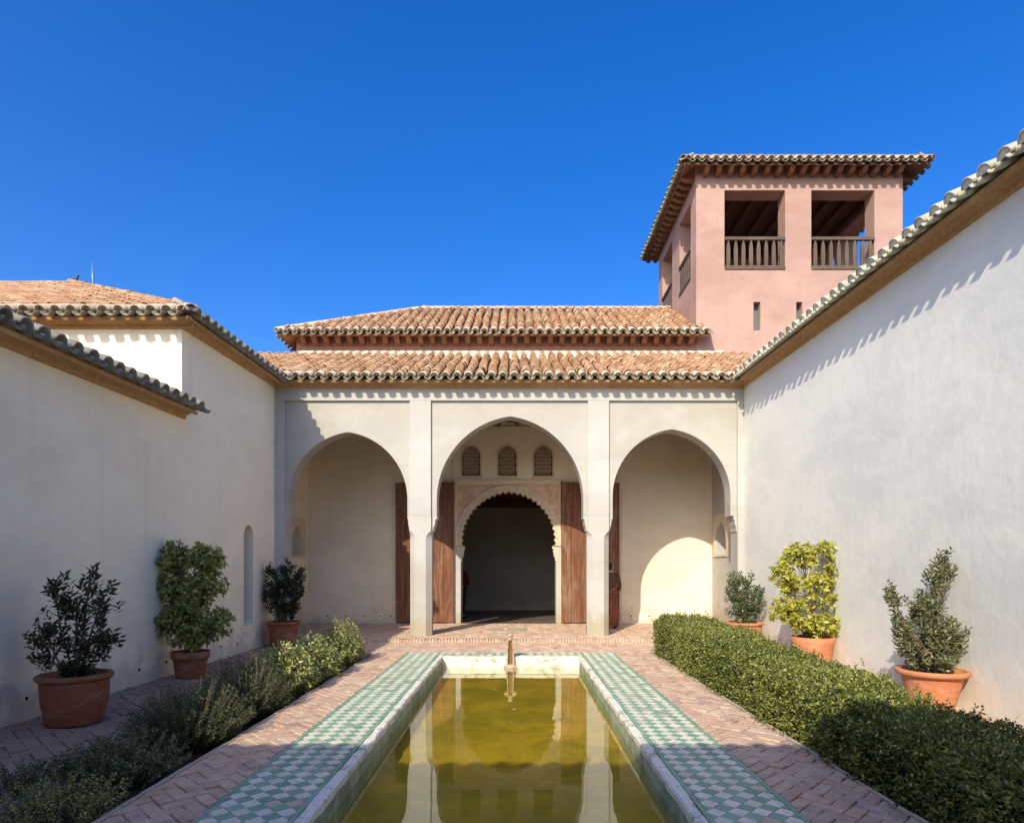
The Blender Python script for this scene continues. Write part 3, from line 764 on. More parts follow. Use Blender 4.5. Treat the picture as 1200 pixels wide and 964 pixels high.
# centre bay stands proud over the door
cb = [(-1.72, 4.0), (1.29, 4.0), (1.29, 5.5), (-1.72, 5.5)]
part('window_panel', 'warm_plaster', hall, lambda m: m.prism(cb, YB-.035, YB+.001, XZ, holes=[arch_window(x, w_+.035, wz0-.03, wz1+.035) for x, w_ in wins]))
boxpart('string_course', 'frame_stone', hall, -2.35, 1.95, YB-.075, YB-.002, 3.985, 4.03)
for x, w_ in wins:
    fr_ = part('lattice_window', 'frame_stone', hall, lambda m: m.prism(arch_window(x, w_+.03, wz0-.025, wz1+.03), YB-.052, YB+.02, XZ, holes=[arch_window(x, w_-.012, wz0+.015, wz1-.012)]))
    boxpart('sill', 'frame_stone', fr_, x-w_-.06, x+w_+.06, YB-.075, YB-.036, wz0-.075, wz0-.027)
    L_ = MB(); stp = .105
    def inside(a, b): return abs(a-x) < w_-.01 and wz0 < b and (b < wz1-w_ or math.hypot(a-x, b-(wz1-w_)) < w_-.01)
    gx = int(w_*2/stp)+2; gz = int((wz1-wz0)/stp)+2
    for i in range(-gx, gx+1):
        for j in range(gz+1):
            cx, cz = x+i*stp*.5*2/2, wz0+j*stp
            if (i+j) % 2: continue
            if not inside(cx, cz): continue
            k = 8; ro, ri = stp*.56, stp*.36
            vo = [(cx+ro*math.cos(2*math.pi*q/k+.39), cz+ro*math.sin(2*math.pi*q/k+.39)) for q in range(k)]
            vi = [(cx+ri*math.cos(2*math.pi*q/k+.39), cz+ri*math.sin(2*math.pi*q/k+.39)) for q in range(k)]
            L_.prism(vo, YB+.0, YB+.03, XZ, holes=[vi])
            L_.box(cx-.009, cx+.009, YB+.004, YB+.026, cz-ri, cz+ri)
    L_.build('lattice', 'lattice_stucco', fr_)
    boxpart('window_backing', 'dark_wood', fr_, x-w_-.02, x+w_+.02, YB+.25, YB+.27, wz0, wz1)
# door surround: lobed arch, spandrels, jambs
def lobed(off, lobes=0, amp=.0, zs=2.20, n=27):
    pts_ = arch(DX, DH-.03+off, zs, 1.50+off, 60, 1.06)
    if not lobes: return pts_
    res = []; seg = [(Vector(a), Vector(b)) for a, b in zip(pts_[:-1], pts_[1:])]
    tot = sum((b-a).length for a, b in seg); acc = 0; c0 = Vector((DX, zs+.25))
    N = lobes*8; k = 0; cum = [0]
    for a, b in seg: cum.append(cum[-1]+(b-a).length)
    for i in range(N+1):
        s_ = tot*i/N
        while k < len(seg)-1 and cum[k+1] < s_: k += 1
        a, b = seg[k]; ln = max((b-a).length, 1e-6); p = a+(b-a)*((s_-cum[k])/ln)
        ph = (i % 8)/8; inn = amp*(1-math.sin(math.pi*ph))**1.0
        d = (c0-p).normalized(); res.append(tuple(p+d*inn))
    return res
lob = lobed(0.02, 27, .052)
body = [(DX-DH-.158, 2.2)] + lob + [(DX+DH+.113, 2.2), (DX+DH+.113, 3.968), (DX-DH-.158, 3.968)]
sur = part('door_surround', 'painted_spandrel', hall, lambda m: m.prism(body, YB-.01, YB+.30, XZ))
ringp = [p for p in lobed(.155)] + list(reversed(lobed(0.015, 27, .052)))
part('archivolt', 'carved_stucco', sur, lambda m: m.prism(ringp, YB-.045, YB-.008, XZ))
part('hood_rib', 'frame_stone', sur, lambda m: m.prism(lobed(.185)+list(reversed(lobed(.15))), YB-.055, YB-.007, XZ))
for a, b, c_, d in ((DX-DH-.165, DX+DH+.12, 3.90, 3.985), (DX-DH-.165, DX-DH-.10, 2.2, 3.90), (DX+DH+.055, DX+DH+.12, 2.2, 3.90)):
    boxpart('frame_rib', 'frame_stone', sur, a, b, YB-.05, YB-.006, c_+.001, d-.001)
for s, e in ((-1, DX-DH), (1, DX+DH)):
    a, b = sorted((e, e+s*.16 if s < 0 else e+.113))
    boxpart('jamb', 'cream_plaster', hall, a, b, YB-.012, YB+.60, PZ-.1, 2.2, bev=.008)
    br = [(e+s*.02, 2.2), (e-s*.10, 2.2), (e-s*.11, 2.14), (e-s*.07, 2.10), (e-s*.09, 2.05), (e-s*.06, 1.99), (e-s*.075, 1.94), (e-s*.03, 1.87), (e-s*.035, 1.82), (e+s*.02, 1.74)]
    part('bracket', 'carved_stucco', hall, lambda m: m.prism(br, YB-.005, YB+.28, XZ))
# open door leaves against the wall
for nm, a, b in (('left', -3.30, -1.715), ('right', 1.27, 2.86)):
    df = boxpart('door', 'door_wood', hall, a+.02, b-.02, YB-.075, YB-.045, PZ+.04, 3.93)
    n_ = 6; wd = (b-a)/n_
    for i in range(n_):
        m = MB(); m.box(a+i*wd+.003, a+(i+1)*wd-.003, YB-.125+random.uniform(-.004, .004), YB-.08, PZ+.03+random.uniform(0, .015), 3.94, rnd=0)
        m.build('plank', 'door_wood', df, bev=.005)
    boxpart('hinge_post', 'door_wood', df, *((b-.035, b+.015) if nm == 'left' else (a-.015, a+.035)), YB-.135, YB-.0755, PZ+.01, 3.97)
# interior of the hall
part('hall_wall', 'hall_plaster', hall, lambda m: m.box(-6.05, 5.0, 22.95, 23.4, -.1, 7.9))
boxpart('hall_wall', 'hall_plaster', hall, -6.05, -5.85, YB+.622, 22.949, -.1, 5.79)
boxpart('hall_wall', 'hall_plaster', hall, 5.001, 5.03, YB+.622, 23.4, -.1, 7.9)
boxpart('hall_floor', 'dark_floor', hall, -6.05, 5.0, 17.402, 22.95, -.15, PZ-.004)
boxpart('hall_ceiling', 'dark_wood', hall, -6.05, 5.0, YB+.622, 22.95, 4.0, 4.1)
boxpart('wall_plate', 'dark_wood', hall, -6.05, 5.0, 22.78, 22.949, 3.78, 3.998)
# portico roof
SL = .455; cs = math.cos(math.atan(SL)); 
tiled_slope(hall, (-7.2, 13.86, 5.80), (1, 0, 0), (0, 1, SL), 13.6, 3.72/cs, style='limed')
# upper wall and roof
boxpart('upper_wall', 'dusky_pink_plaster', hall, -6.11, 5.05, 17.62, 17.92, 7.2, 8.25)
boxpart('upper_wall', 'dusky_pink_plaster', hall, -6.11, -5.81, 17.921, 23.4, 5.8, 8.25)
ZE = 7.99; U = .58; cu = math.cos(math.atan(U)); XE0, XE1 = -6.45, 5.28; YE0, YE1 = 17.08, 23.95; run = (YE1-YE0)/2
modillions(hall, (-6.0, 17.62, ZE+.18), (5.0, 17.62, ZE+.18), (0, -1, 0), 34, ln=.42, w=.13, h=.34, mat='rose_wood', slope=.45)
modillions(hall, (-6.11, 23.2, ZE+.18), (-6.11, 17.7, ZE+.18), (-1, 0, 0), 16, ln=.30, w=.12, h=.20, mat='rose_wood', slope=.45)
boxpart('eave_board', 'rose_wood', hall, XE0+.05, XE1-.25, YE0+.06, YE0+.10, ZE-.085, ZE-.03)
fr = tiled_slope(hall, (XE0, YE0, ZE), (1, 0, 0), (0, 1, U), XE1-XE0, run/cu, style='limed', hipl=True)
tiled_slope(hall, (XE0, YE1, ZE), (0, -1, 0), (1, 0, U), YE1-YE0, run/cu, style='grey', hipl=True, hipr=True)
ridge_row(fr, (XE0, YE0, ZE+.03), (XE0+run, YE0+run, ZE+U*run+.03), 'limeridge')
ridge_row(fr, (XE0+run, YE0+run, ZE+U*run+.02), (XE1, YE0+run, ZE+U*run+.02), 'limeridge')
m = MB(); m.prism([(XE0, YE1), (XE1, YE1), (XE1, YE0+run), (XE0+run, YE0+run)], 0, 1, lambda p, q, t: (p, q, ZE-.07+U*(YE1-q)-.03*t)); m.build('rear_roof', 'clay_tile', hall)
# lime flashing where the portico roof meets the wall
fl = MB(); pit = 13.6/54
for i in range(1, 50):
    x = -7.2+(i+.5)*pit; pk = random.uniform(.07, .13); w_ = .10
    if x < -6.05 or x > 5.0: continue
    fl.add([(x-w_, 17.40, 7.40), (x, 17.36, 7.49), (x+w_, 17.40, 7.40), (x+w_, 17.63, 7.50), (x, 17.63, 7.52+pk), (x-w_, 17.63, 7.50)], [(0, 1, 4, 5), (1, 2, 3, 4)])
fl.build('lime_flashing', 'limed_tile', hall)

# ================================================================== TOWER
TX0, TX1, TY0, TY1 = 5.04, 10.80, 17.6, 22.2
tower = empty('tower', (8, 17.6, 0), 'square pink tower with open belvedere storey, dark balustrades and hipped tile roof', 'tower')
ob, ot = 9.92, 12.11; TT = 12.93
fo = [rect(5.83, 7.52, ob, ot), rect(8.25, 10.01, ob, ot)]
sl_ = [rect(6.64, 6.83, 8.21, 9.0), rect(7.83, 8.0, 8.21, 9.0)]
part('wall', 'pink_plaster', tower, lambda m: m.prism(rect(TX0, TX1, -.1, TT), TY0, TY0+.5, XZ, holes=fo+sl_), bev=.012)
part('wall', 'pink_plaster', tower, lambda m: m.prism(rect(TX0, TX1, -.1, TT), TY1-.5, TY1, XZ, holes=[rect(5.8, 7.5, ob, ot), rect(8.3, 10.0, ob, ot)]))
so = [rect(18.15, 19.40, ob, ot), rect(20.30, 21.65, ob, ot)]
so2 = [rect(18.15, 19.95, ob, ot), rect(20.40, 21.65, ob, ot)]
for xa, xb, hh in ((TX0, TX0+.5, so), (TX1-.5, TX1, so2)):
    part('wall', 'pink_plaster', tower, lambda m: m.prism(rect(TY0+.5, TY1-.5, -.1, TT), xa, xb, YZ, holes=hh))
boxpart('belvedere_floor', 'dusky_pink_plaster', tower, TX0+.5, TX1-.5, TY0+.5, TY1-.5, ob-.25, ob-.08)
boxpart('belvedere_ceiling', 'dark_wood', tower, TX0+.5, TX1-.5, TY0+.5, TY1-.5, 12.36, 12.46)
for i in range(9):
    x = TX0+.7+i*.55; boxpart('beam', 'dark_wood', tower, x, x+.13, TY0+.501, TY1-.501, 12.2, 12.359)
for r_ in sl_: boxpart('slit_window', 'shutter_paint', tower, r_[0][0], r_[1][0], TY0+.22, TY0+.25, 8.21, 9.0)
for axis, a, b, c_ in (('x', 5.83, 7.52, TY0), ('x', 8.25, 10.01, TY0), ('y', 18.15, 19.40, TX0), ('y', 20.30, 21.65, TX0), ('y', 18.15, 19.95, TX1-.12), ('y', 20.4, 21.65, TX1-.12), ('x', 5.8, 7.5, TY1-.12), ('x', 8.3, 10.0, TY1-.12)):
    def bx(m, p0, p1, d0, d1, z0, z1):
        if axis == 'x': m.box(p0, p1, c_+d0, c_+d1, z0, z1)
        else: m.box(c_+d0, c_+d1, p0, p1, z0, z1)
    m = MB(); bx(m, a+.004, b-.004, -.03, .07, ob+.80, ob+.89); ba = m.build('balustrade', 'rail_wood', tower, bev=.01)
    m = MB(); bx(m, a+.004, b-.004, -.03, .07, ob-.02, ob+.09); m.build('bottom_rail', 'rail_wood', ba, bev=.01)
    nb = 8 if axis == 'x' else 6
    for i in range(nb):
        pc_ = a+(b-a)*(i+.5)/nb; m = MB()
        prof = [(-.04, ob+.088), (.04, ob+.088), (.052, ob+.2), (.052, ob+.55), (.042, ob+.68), (.012, ob+.802), (-.012, ob+.802), (-.042, ob+.68), (-.052, ob+.55), (-.052, ob+.2)]
        m.prism([(pc_+p, q) for p, q in prof], c_-.005, c_+.045, XZ if axis == 'x' else YZ); m.build('baluster', 'rail_wood', ba)
ov = .5; TZ = 12.66; TU = .58
modillions(tower, (TX0+.05, TY0, TZ+.20), (TX1-.05, TY0, TZ+.20), (0, -1, 0), 17, ln=.42, w=.12, h=.36, mat='rose_wood', slope=.42)
modillions(tower, (TX0, TY1-.05, TZ+.20), (TX0, TY0+.05, TZ+.20), (-1, 0, 0), 14, ln=.42, w=.12, h=.36, mat='rose_wood', slope=.42)
modillions(tower, (TX1, TY0+.05, TZ+.20), (TX1, TY1-.05, TZ+.20), (1, 0, 0), 14, ln=.42, w=.12, h=.36, mat='rose_wood', slope=.42)
X0, X1, Y0, Y1 = TX0-ov, TX1+ov, TY0-ov, TY1+ov; rn = (Y1-Y0)/2; ctu = math.cos(math.atan(TU))
tf = tiled_slope(tower, (X0, Y0, TZ), (1, 0, 0), (0, 1, TU), X1-X0, rn/ctu, style='limed', hipl=True, hipr=True, deck='rose_wood')
tiled_slope(tower, (X0, Y1, TZ), (0, -1, 0), (1, 0, TU), Y1-Y0, rn/ctu, style='grey', hipl=True, hipr=True, deck='rose_wood')
tiled_slope(tower, (X1, Y0, TZ), (0, 1, 0), (-1, 0, TU), Y1-Y0, rn/ctu, style='grey', hipl=True, hipr=True, deck='rose_wood')
tiled_slope(tower, (X1, Y1, TZ), (-1, 0, 0), (0, -1, TU), X1-X0, rn/ctu, style='grey', hipl=True, hipr=True, deck='rose_wood')
for A, B in (((X0, Y0), (X0+rn, Y0+rn)), ((X1, Y0), (X1-rn, Y0+rn)), ((X0, Y1), (X0+rn, Y1-rn)), ((X1, Y1), (X1-rn, Y1-rn))):
    ridge_row(tf, (*A, TZ+.03), (*B, TZ+TU*rn+.03))
for d in ((X0+.08, X1-.08, Y0+.08, Y0+.12), (X0+.08, X0+.12, Y0+.121, Y1-.08), (X1-.12, X1-.08, Y0+.121, Y1-.08)):
    boxpart('eave_board', 'rose_wood', tower, *d, TZ-.09, TZ-.03)

# ================================================================== SIDE WINGS
# right wing
rw = empty('right_wing', (XR, 6, 0), 'long pale plaster wing whose eave of lichened tiles throws a comb of shadow', 'building')
def zr(y, z0=5.455, k=.0243): return z0 + k*(y-6.38)
m = MB(); vv = []
for x in (XR, XR+.5):
    for y, z in ((-2.2, -.3), (YF+.46, -.3), (YF+.46, zr(YF+.46)+.10), (-2.2, zr(-2.2)+.10)): vv.append((x, y, z))
m.add(vv, [(0, 1, 2, 3), (4, 7, 6, 5), (0, 4, 5, 1), (1, 5, 6, 2), (2, 6, 7, 3), (3, 7, 4, 0)])
m.build('wall', 'cool_plaster', rw)
cornice(rw, (XR, -2.2, zr(-2.2)), (XR, YF+.02, zr(YF)), (-1, 0, 0))
k = .0243
tiled_slope(rw, (XR-.33, 17.3, zr(17.3)+.16), (0, -1, -k), (1, 0, .45), 19.5, 3.6, style='lichen', pitch=.257)
boxpart('end_wall', 'cool_plaster', rw, 5.76, 8.0, YF+.02, YF+.4, -.3, 6.2)
boxpart('rear_wall', 'cool_plaster', rw, XR+2.9, XR+3.2, -2.2, 17.2, -.3, 6.7)
# left tall wing
lt = empty('tall_left_wing', (XL, 12, 0), 'tall white block with slit window and hipped tile roof, sunlit on its gable side', 'building')
def zl(y): return 5.48 + .0431*(y-10.26)
YT = 10.26
hole = [(12.60, .44), (13.06, .44)] + [(12.83+.23*math.cos(math.pi*i/10), 2.24+.23*math.sin(math.pi*i/10)) for i in range(11)]
sh = lambda p, q, t: (t, p, q)
part('wall', 'white_plaster', lt, lambda m: m.prism([(YT, -.3), (YF+.47, -.3), (YF+.47, zl(YF+.47)+.08), (YT, zl(YT)+.08)], XL, XL-.45, sh, holes=[hole]))
sw = part('slit_window', 'shutter_paint', lt, lambda m: m.prism([(12.5, .4), (13.16, .4), (13.16, 2.1), (12.5, 2.1)], XL-.30, XL-.26, YZ))
boxpart('transom', 'niche_stone', sw, XL-.32, XL-.25, 12.5, 13.16, 2.101, 2.6)
boxpart('wall', 'white_plaster', lt, -16, XL-.451, YT, YT+.4, -.3, 5.56)
boxpart('wall', 'white_plaster', lt, -6.6, -6.2, YF+.5, 25, -.3, 5.75)
cornice(lt, (XL, YT-.02, zl(YT)), (XL, YF+.02, zl(YF)), (1, 0, 0))
cornice(lt, (-16, YT, zl(YT)-.005), (XL+.19, YT, zl(YT)-.005), (0, -1, 0), mat='cornice_wood')
ex, ey, ez = XL+.33, YT-.33, zl(YT-.33)+.17
LS = .5; cl = math.cos(math.atan(LS)); T8 = 7.6
HK = .94
ef = tiled_slope(lt, (-21, ey, ez), (1, 0, 0), (0, 1, LS), ex+21, T8/cl, style='limed', hipr=True, hk=HK)
tiled_slope(lt, (ex, ey, ez), (0, 1, .030), (-1, 0, LS), 16.5, T8*HK/cl, style='grey', hipl=True, hk=1/HK)
ridge_row(ef, (ex, ey, ez+.03), (ex-T8*HK, ey+T8, ez+LS*T8+.03), 'limeridge')
ridge_row(ef, (ex-T8*HK, ey+T8, ez+LS*T8+.03), (-21, ey+T8, ez+LS*T8+.03), 'limeridge')
# left low wing
ll = empty('low_left_wing', (XL, 5, 0), 'low white wall with grey tiled eave ending against the taller block', 'building')
def zw(y): return 3.93 + .0267*(y-6.64)
m = MB(); vv = []
for x in (XL, XL-.45):
    for y, z in ((-2.2, -.3), (YT-.002, -.3), (YT-.002, zw(YT)+.1), (-2.2, zw(-2.2)+.1)): vv.append((x, y, z))
m.add(vv, [(0, 1, 2, 3), (4, 7, 6, 5), (0, 4, 5, 1), (1, 5, 6, 2), (2, 6, 7, 3), (3, 7, 4, 0)])
m.build('wall', 'white_plaster', ll)
cornice(ll, (XL, -2.2, zw(-2.2)), (XL, YT+.06, zw(YT)), (1, 0, 0), h=.16)
tiled_slope(ll, (XL+.33, -2.2, zw(-2.2)+.17), (0, 1, .0267), (-1, 0, .30), YT+2.2+.02, 3.4, style='grey', pitch=.262)
# entrance wing behind the viewpoint, whose eave shades the near court
EY, EZ = -1.30, 4.90
ew = empty('entrance_wing', (0, EY-.45, 0), 'white entrance wing with tiled eave closing the near end of the court', 'building')
part('wall', 'white_plaster', ew, lambda m: m.prism([(XL, -.3), (-.9, -.3)] + [(-.9, 1.9)] + arch(-.1, .8, 1.9, .95, 10) + [(.7, -.3), (XR, -.3), (XR, EZ+.05), (XL, EZ+.05)], EY-.40, EY-.9, XZ))
boxpart('passage_back', 'dark_wood', ew, -1.3, 1.1, EY-2.6, EY-2.5, -.1, 3.2)
cornice(ew, (XL, EY-.40, EZ-.17), (XR, EY-.40, EZ-.17), (0, 1, 0))
tiled_slope(ew, (XR+.4, EY, EZ), (-1, 0, 0), (0, -1, .42), XR-XL+.9, 3.5, style='limed')

for wing, ys in ((ll, (6.3, 7.0, 7.75, 8.4, 9.1, 9.8)), (lt, (10.9, 11.6, 12.3))):
    for y in ys:
        m = MB(); z = LZ+.22+random.uniform(-.02, .02)
        m.tube([(XL-.02, y, z), (XL+.004, y, z)], .022, 10); m.build('weep_hole', 'black_cloth', wing)
for x in (-5.2, -4.7, -4.2, -3.75, -3.45, 3.2, 3.7):
    m = MB(); m.tube([(x, YB-.004, PZ+.2), (x, YB+.02, PZ+.2)], .022, 10); m.build('weep_hole', 'black_cloth', hall)
# pigeon and aerial on the left roof
m = MB()
px, py, pz = ex-7.45*HK, ey+7.45, ez+LS*7.45+.13
m.tube([(px+(px-.13-px)*.7, py, pz+(pz+.02-pz)*.7), (px+(px-.06-px)*.7, py, pz+(pz+.05-pz)*.7), (px+(px+.02-px)*.7, py, pz+(pz+.10-pz)*.7), (px+(px+.07-px)*.7, py, pz+(pz+.15-pz)*.7), (px+(px+.085-px)*.7, py, pz+(pz+.19-pz)*.7)], [q*.7 for q in (.012, .05, .068, .05, .03)], 8)
pg = m.build('pigeon', 'slate_feather'); tag(pg, 'dark pigeon perched on the hip of the left tile roof', 'bird')
m = MB(); m.tube([(px+(px+.085-px)*.7, py, pz+(pz+.185-pz)*.7), (px+(px+.095-px)*.7, py, pz+(pz+.215-pz)*.7), (px+(px+.125-px)*.7, py, pz+(pz+.215-pz)*.7), (px+(px+.15-px)*.7, py, pz+(pz+.205-pz)*.7)], [q*.7 for q in (.022, .034, .026, .004)], 8); m.build('head', 'slate_feather', pg)
m = MB(); m.tube([(px+(px-.05-px)*.7, py, pz+(pz+.06-pz)*.7), (px+(px-.17-px)*.7, py, pz+(pz-.03-pz)*.7), (px+(px-.22-px)*.7, py, pz+(pz-.06-pz)*.7)], [q*.7 for q in (.03, .035, .012)], 6); m.build('tail', 'slate_feather', pg)
m = MB(); m.tube([(px+(px+.01-px)*.7, py, pz+(pz+.06-pz)*.7), (px+(px+.012-px)*.7, py, pz+(pz-.10-pz)*.7)], .008, 5); m.build('leg', 'slate_feather', pg)
m = MB(); m.tube([(-9.3, 13.9, 7.6), (-9.32, 13.9, 8.30)], .006, 6)
an = m.build('aerial', 'pale_metal'); tag(an, 'thin pale metal aerial rod standing on the left roof', 'aerial')
m = MB(); m.tube([(-9.3, 13.9, 7.55), (-9.3, 13.9, 7.72)], .02, 8); m.build('bracket', 'pale_metal', an)

# ================================================================== FOUNTAIN SPOUT
sp = empty('fountain_spout', (PC, 11.2, -.2), 'slender stone water spout with ochre channel at the far end of the pool', 'fountain')
sx, sy = PC, 11.31
m = MB()
for s in (-1, 1):
    prof = [(sx+s*.085, -.25), (sx+s*.045, -.25), (sx+s*.034, .30), (sx+s*.052, .30), (sx+s*.056, .16)]
    m.prism(prof, sy-.07, sy+.09, XZ)
m.build('cheek', 'spout_stone', sp, bev=.006)
boxpart('channel', 'spout_ochre', sp, sx-.046, sx+.046, sy-.02, sy+.07, -.25, .31)
for s in (-1, 1):
    boxpart('shoulder', 'spout_stone', sp, *sorted((sx+s*.03, sx+s*.105)), sy-.075, sy+.095, .25, .315, bev=.01)
m = MB(); m.lathe([(0, 0), (.05, 0), (.052, .02), (.03, .035), (.042, .055), (.05, .085), (.035, .115), (0, .125)], (sx, sy, .305), 16); m.build('finial', 'spout_stone', sp)
part('foot', 'spout_stone', sp, lambda m: m.prism([(sx-.13, -.25), (sx+.13, -.25), (sx+.12, -.17), (sx+.09, -.12), (sx-.09, -.12), (sx-.12, -.17)], sy-.10, sy+.098, XZ), bev=.01)

# ================================================================== FOLIAGE
def leaves(name, P, D, ln, wd, mat, parent, fold=.25, droop=.15, rv=None, seed=0):
    """P (n,3) leaf bases, D (n,3) leaf directions"""
    g = np.random.default_rng(seed+len(P)); n = len(P)
    D = D/np.maximum(np.linalg.norm(D, axis=1, keepdims=True), 1e-6)
    r = g.normal(size=(n, 3)); S = np.cross(D, r); S /= np.maximum(np.linalg.norm(S, axis=1, keepdims=True), 1e-6)
    N = np.cross(S, D)
    flip = np.where(N[:, 2:3] < 0, -1., 1.); N *= flip
    L = ln*g.uniform(.65, 1.25, (n, 1)); Wd = wd*g.uniform(.75, 1.2, (n, 1))
    base = P; mid = P + D*L*.5 + N*(-fold*Wd); tip = P + D*L - N*L*droop
    a = P + D*L*.45 + S*Wd*.5; b = P + D*L*.45 - S*Wd*.5
    V = np.stack([base, a, tip, b, mid], 1).reshape(-1, 3)
    idx = np.arange(n)[:, None]*5
    F = np.concatenate([idx+np.array([0, 1, 4]), idx+np.array([1, 2, 4]), idx+np.array([2, 3, 4]), idx+np.array([3, 0, 4])], 1).reshape(-1, 3)
    me = bpy.data.meshes.new(name)
    me.vertices.add(len(V)); me.vertices.foreach_set('co', V.ravel().astype(np.float32))
    me.loops.add(F.size); me.loops.foreach_set('vertex_index', F.ravel().astype(np.int32))
    me.polygons.add(len(F)); me.polygons.foreach_set('loop_start', np.arange(0, F.size, 3, dtype=np.int32))
    me.polygons.foreach_set('use_smooth', np.ones(len(F), bool))
    me.materials.append(M[mat]); me.update(calc_edges=True); me.validate()
    at = me.attributes.new('rnd', 'FLOAT', 'POINT')
    rr = g.uniform(.01, .99, n) if rv is None else np.clip(rv, .01, .99)
    at.data.foreach_set('value', np.repeat(rr, 5).astype(np.float32))
    o = bpy.data.objects.new(name, me); link(o)
    if parent is not None: o.parent = parent; o.matrix_parent_inverse = parent_inv(parent)
    # even colour per leaf: keep the object's own random number out of it
    return o
def sph(g, n, c, r):
    p = g.normal(size=(n, 3)); p /= np.linalg.norm(p, axis=1, keepdims=True)
    p *= g.uniform(0, 1, (n, 1))**(1/2.2); return np.array(c)+p*np.array(r)
def potted(name, label, x, y, z, pot_prof, pot_mat, blobs, mat, ln, wd, per=9, seed=0, up=.5, group='potted plants along the court walls', rim=True, wob=0.0, whorl=False, stems=True, dens=1.0):
    """pot_prof outer profile (r,h) from foot to rim; blobs (dx,dy,dz,rx,ry,rz,twigs) measured from the pot foot"""
    g = np.random.default_rng(seed); rr = random.Random(seed)
    root = empty(name, (x, y, z), label, 'potted plant', group)
    top = pot_prof[-1][1]; rt = pot_prof[-1][0]
    m = MB(); prof = [(0.0, .0)] + [(r_, h_) for r_, h_ in pot_prof] + [(rt-.03, top), (rt-.045, top-.08), (0, top-.085)]
    m.lathe(prof, (x, y, z), 36, wob=wob); pot = m.build('pot', pot_mat, root)
    if rim:
        m = MB(); m.lathe([(rt-.035, top-.055), (rt+.012, top-.055), (rt+.03, top-.035), (rt+.032, top-.008), (rt+.02, top+.008), (rt-.02, top+.008), (rt-.035, top-.055)], (x, y, z), 36, wob=wob); m.build('rim', pot_mat, pot)
    m = MB(); m.lathe([(0, top-.045), (rt-.035, top-.055)], (x, y, z), 24); m.build('soil', 'soil', root)
    P = []; Dd = []; st = MB()
    base = Vector((x, y, z+top-.06))
    for (dx, dy, dz, rx, ry, rz, tw) in blobs:
        c = Vector((x+dx, y+dy, z+dz))
        b0 = base + Vector((rr.uniform(-.4, .4)*rt*.5, rr.uniform(-.4, .4)*rt*.5, 0))
        mid = b0.lerp(c, .5) + Vector((rr.uniform(-.03, .03), rr.uniform(-.03, .03), .03))
        st.tube([b0, mid, c], [.013, .010, .006], 5)
        tips = sph(g, int(tw*dens), c, (rx, ry, rz))
        for k, tp in enumerate(tips):
            tpv = Vector(tp)
            if k % 2 == 0: st.tube([mid.lerp(c, rr.uniform(.2, 1)), tpv], [.005, .003], 4)
            jit = .6 if whorl else .3
            ax = Vector(((tp[0]-c.x)*1.6+(tp[0]-x)*.5+rr.uniform(-jit, jit), (tp[1]-c.y)*1.6+(tp[1]-y)*.5+rr.uniform(-jit, jit)-.1, up+(tp[2]-c.z)*1.2+rr.uniform(-.3, .4))).normalized()
            for q in range(per):
                f_ = q/per
                if whorl:
                    a = 2*math.pi*f_+rr.uniform(-.3, .3); s1 = ax.orthogonal().normalized(); s2 = ax.cross(s1)
                    d = s1*math.cos(a)+s2*math.sin(a)+ax*rr.uniform(-.1, .5); p_ = tpv+ax*rr.uniform(-.01, .02)
                else:
                    p_ = tpv - ax*(.14*(1-f_)); a = q*2.4+rr.uniform(-.3, .3); s1 = ax.orthogonal().normalized(); s2 = ax.cross(s1)
                    d = (s1*math.cos(a)+s2*math.sin(a))*rr.uniform(.5, 1.0)+ax*rr.uniform(.35, .9)
                P.append(p_); Dd.append(d)
    st.build('stem', 'twig', root)
    leaves('foliage', np.array([tuple(p) for p in P]), np.array([tuple(d) for d in Dd]), ln, wd, mat, root, seed=seed, droop=.22 if whorl else .12)
    return root
# left side
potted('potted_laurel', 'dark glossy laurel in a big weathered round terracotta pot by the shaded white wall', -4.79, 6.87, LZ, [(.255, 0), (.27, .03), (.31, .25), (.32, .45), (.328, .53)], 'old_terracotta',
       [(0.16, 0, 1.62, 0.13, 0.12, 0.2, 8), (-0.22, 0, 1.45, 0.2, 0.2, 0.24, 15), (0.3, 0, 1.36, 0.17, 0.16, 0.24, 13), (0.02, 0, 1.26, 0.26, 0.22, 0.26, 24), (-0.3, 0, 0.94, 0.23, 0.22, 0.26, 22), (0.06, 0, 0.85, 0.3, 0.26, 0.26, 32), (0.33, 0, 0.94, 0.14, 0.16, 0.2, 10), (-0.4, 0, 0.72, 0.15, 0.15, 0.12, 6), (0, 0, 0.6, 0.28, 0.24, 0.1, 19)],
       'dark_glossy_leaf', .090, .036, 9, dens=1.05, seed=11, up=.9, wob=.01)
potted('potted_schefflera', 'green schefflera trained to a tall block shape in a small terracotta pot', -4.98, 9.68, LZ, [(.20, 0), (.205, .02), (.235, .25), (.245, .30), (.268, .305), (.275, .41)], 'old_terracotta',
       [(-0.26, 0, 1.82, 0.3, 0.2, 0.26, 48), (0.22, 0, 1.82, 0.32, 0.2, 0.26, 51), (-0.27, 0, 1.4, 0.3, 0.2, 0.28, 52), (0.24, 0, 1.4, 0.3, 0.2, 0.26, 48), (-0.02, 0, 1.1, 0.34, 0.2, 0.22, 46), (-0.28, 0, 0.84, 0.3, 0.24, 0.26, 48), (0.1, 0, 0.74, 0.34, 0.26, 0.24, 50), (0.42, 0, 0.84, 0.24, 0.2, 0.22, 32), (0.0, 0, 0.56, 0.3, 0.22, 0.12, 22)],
       'variegated_leaf', .090, .036, 8, dens=2.2, seed=12, up=.35, rim=False, whorl=True)
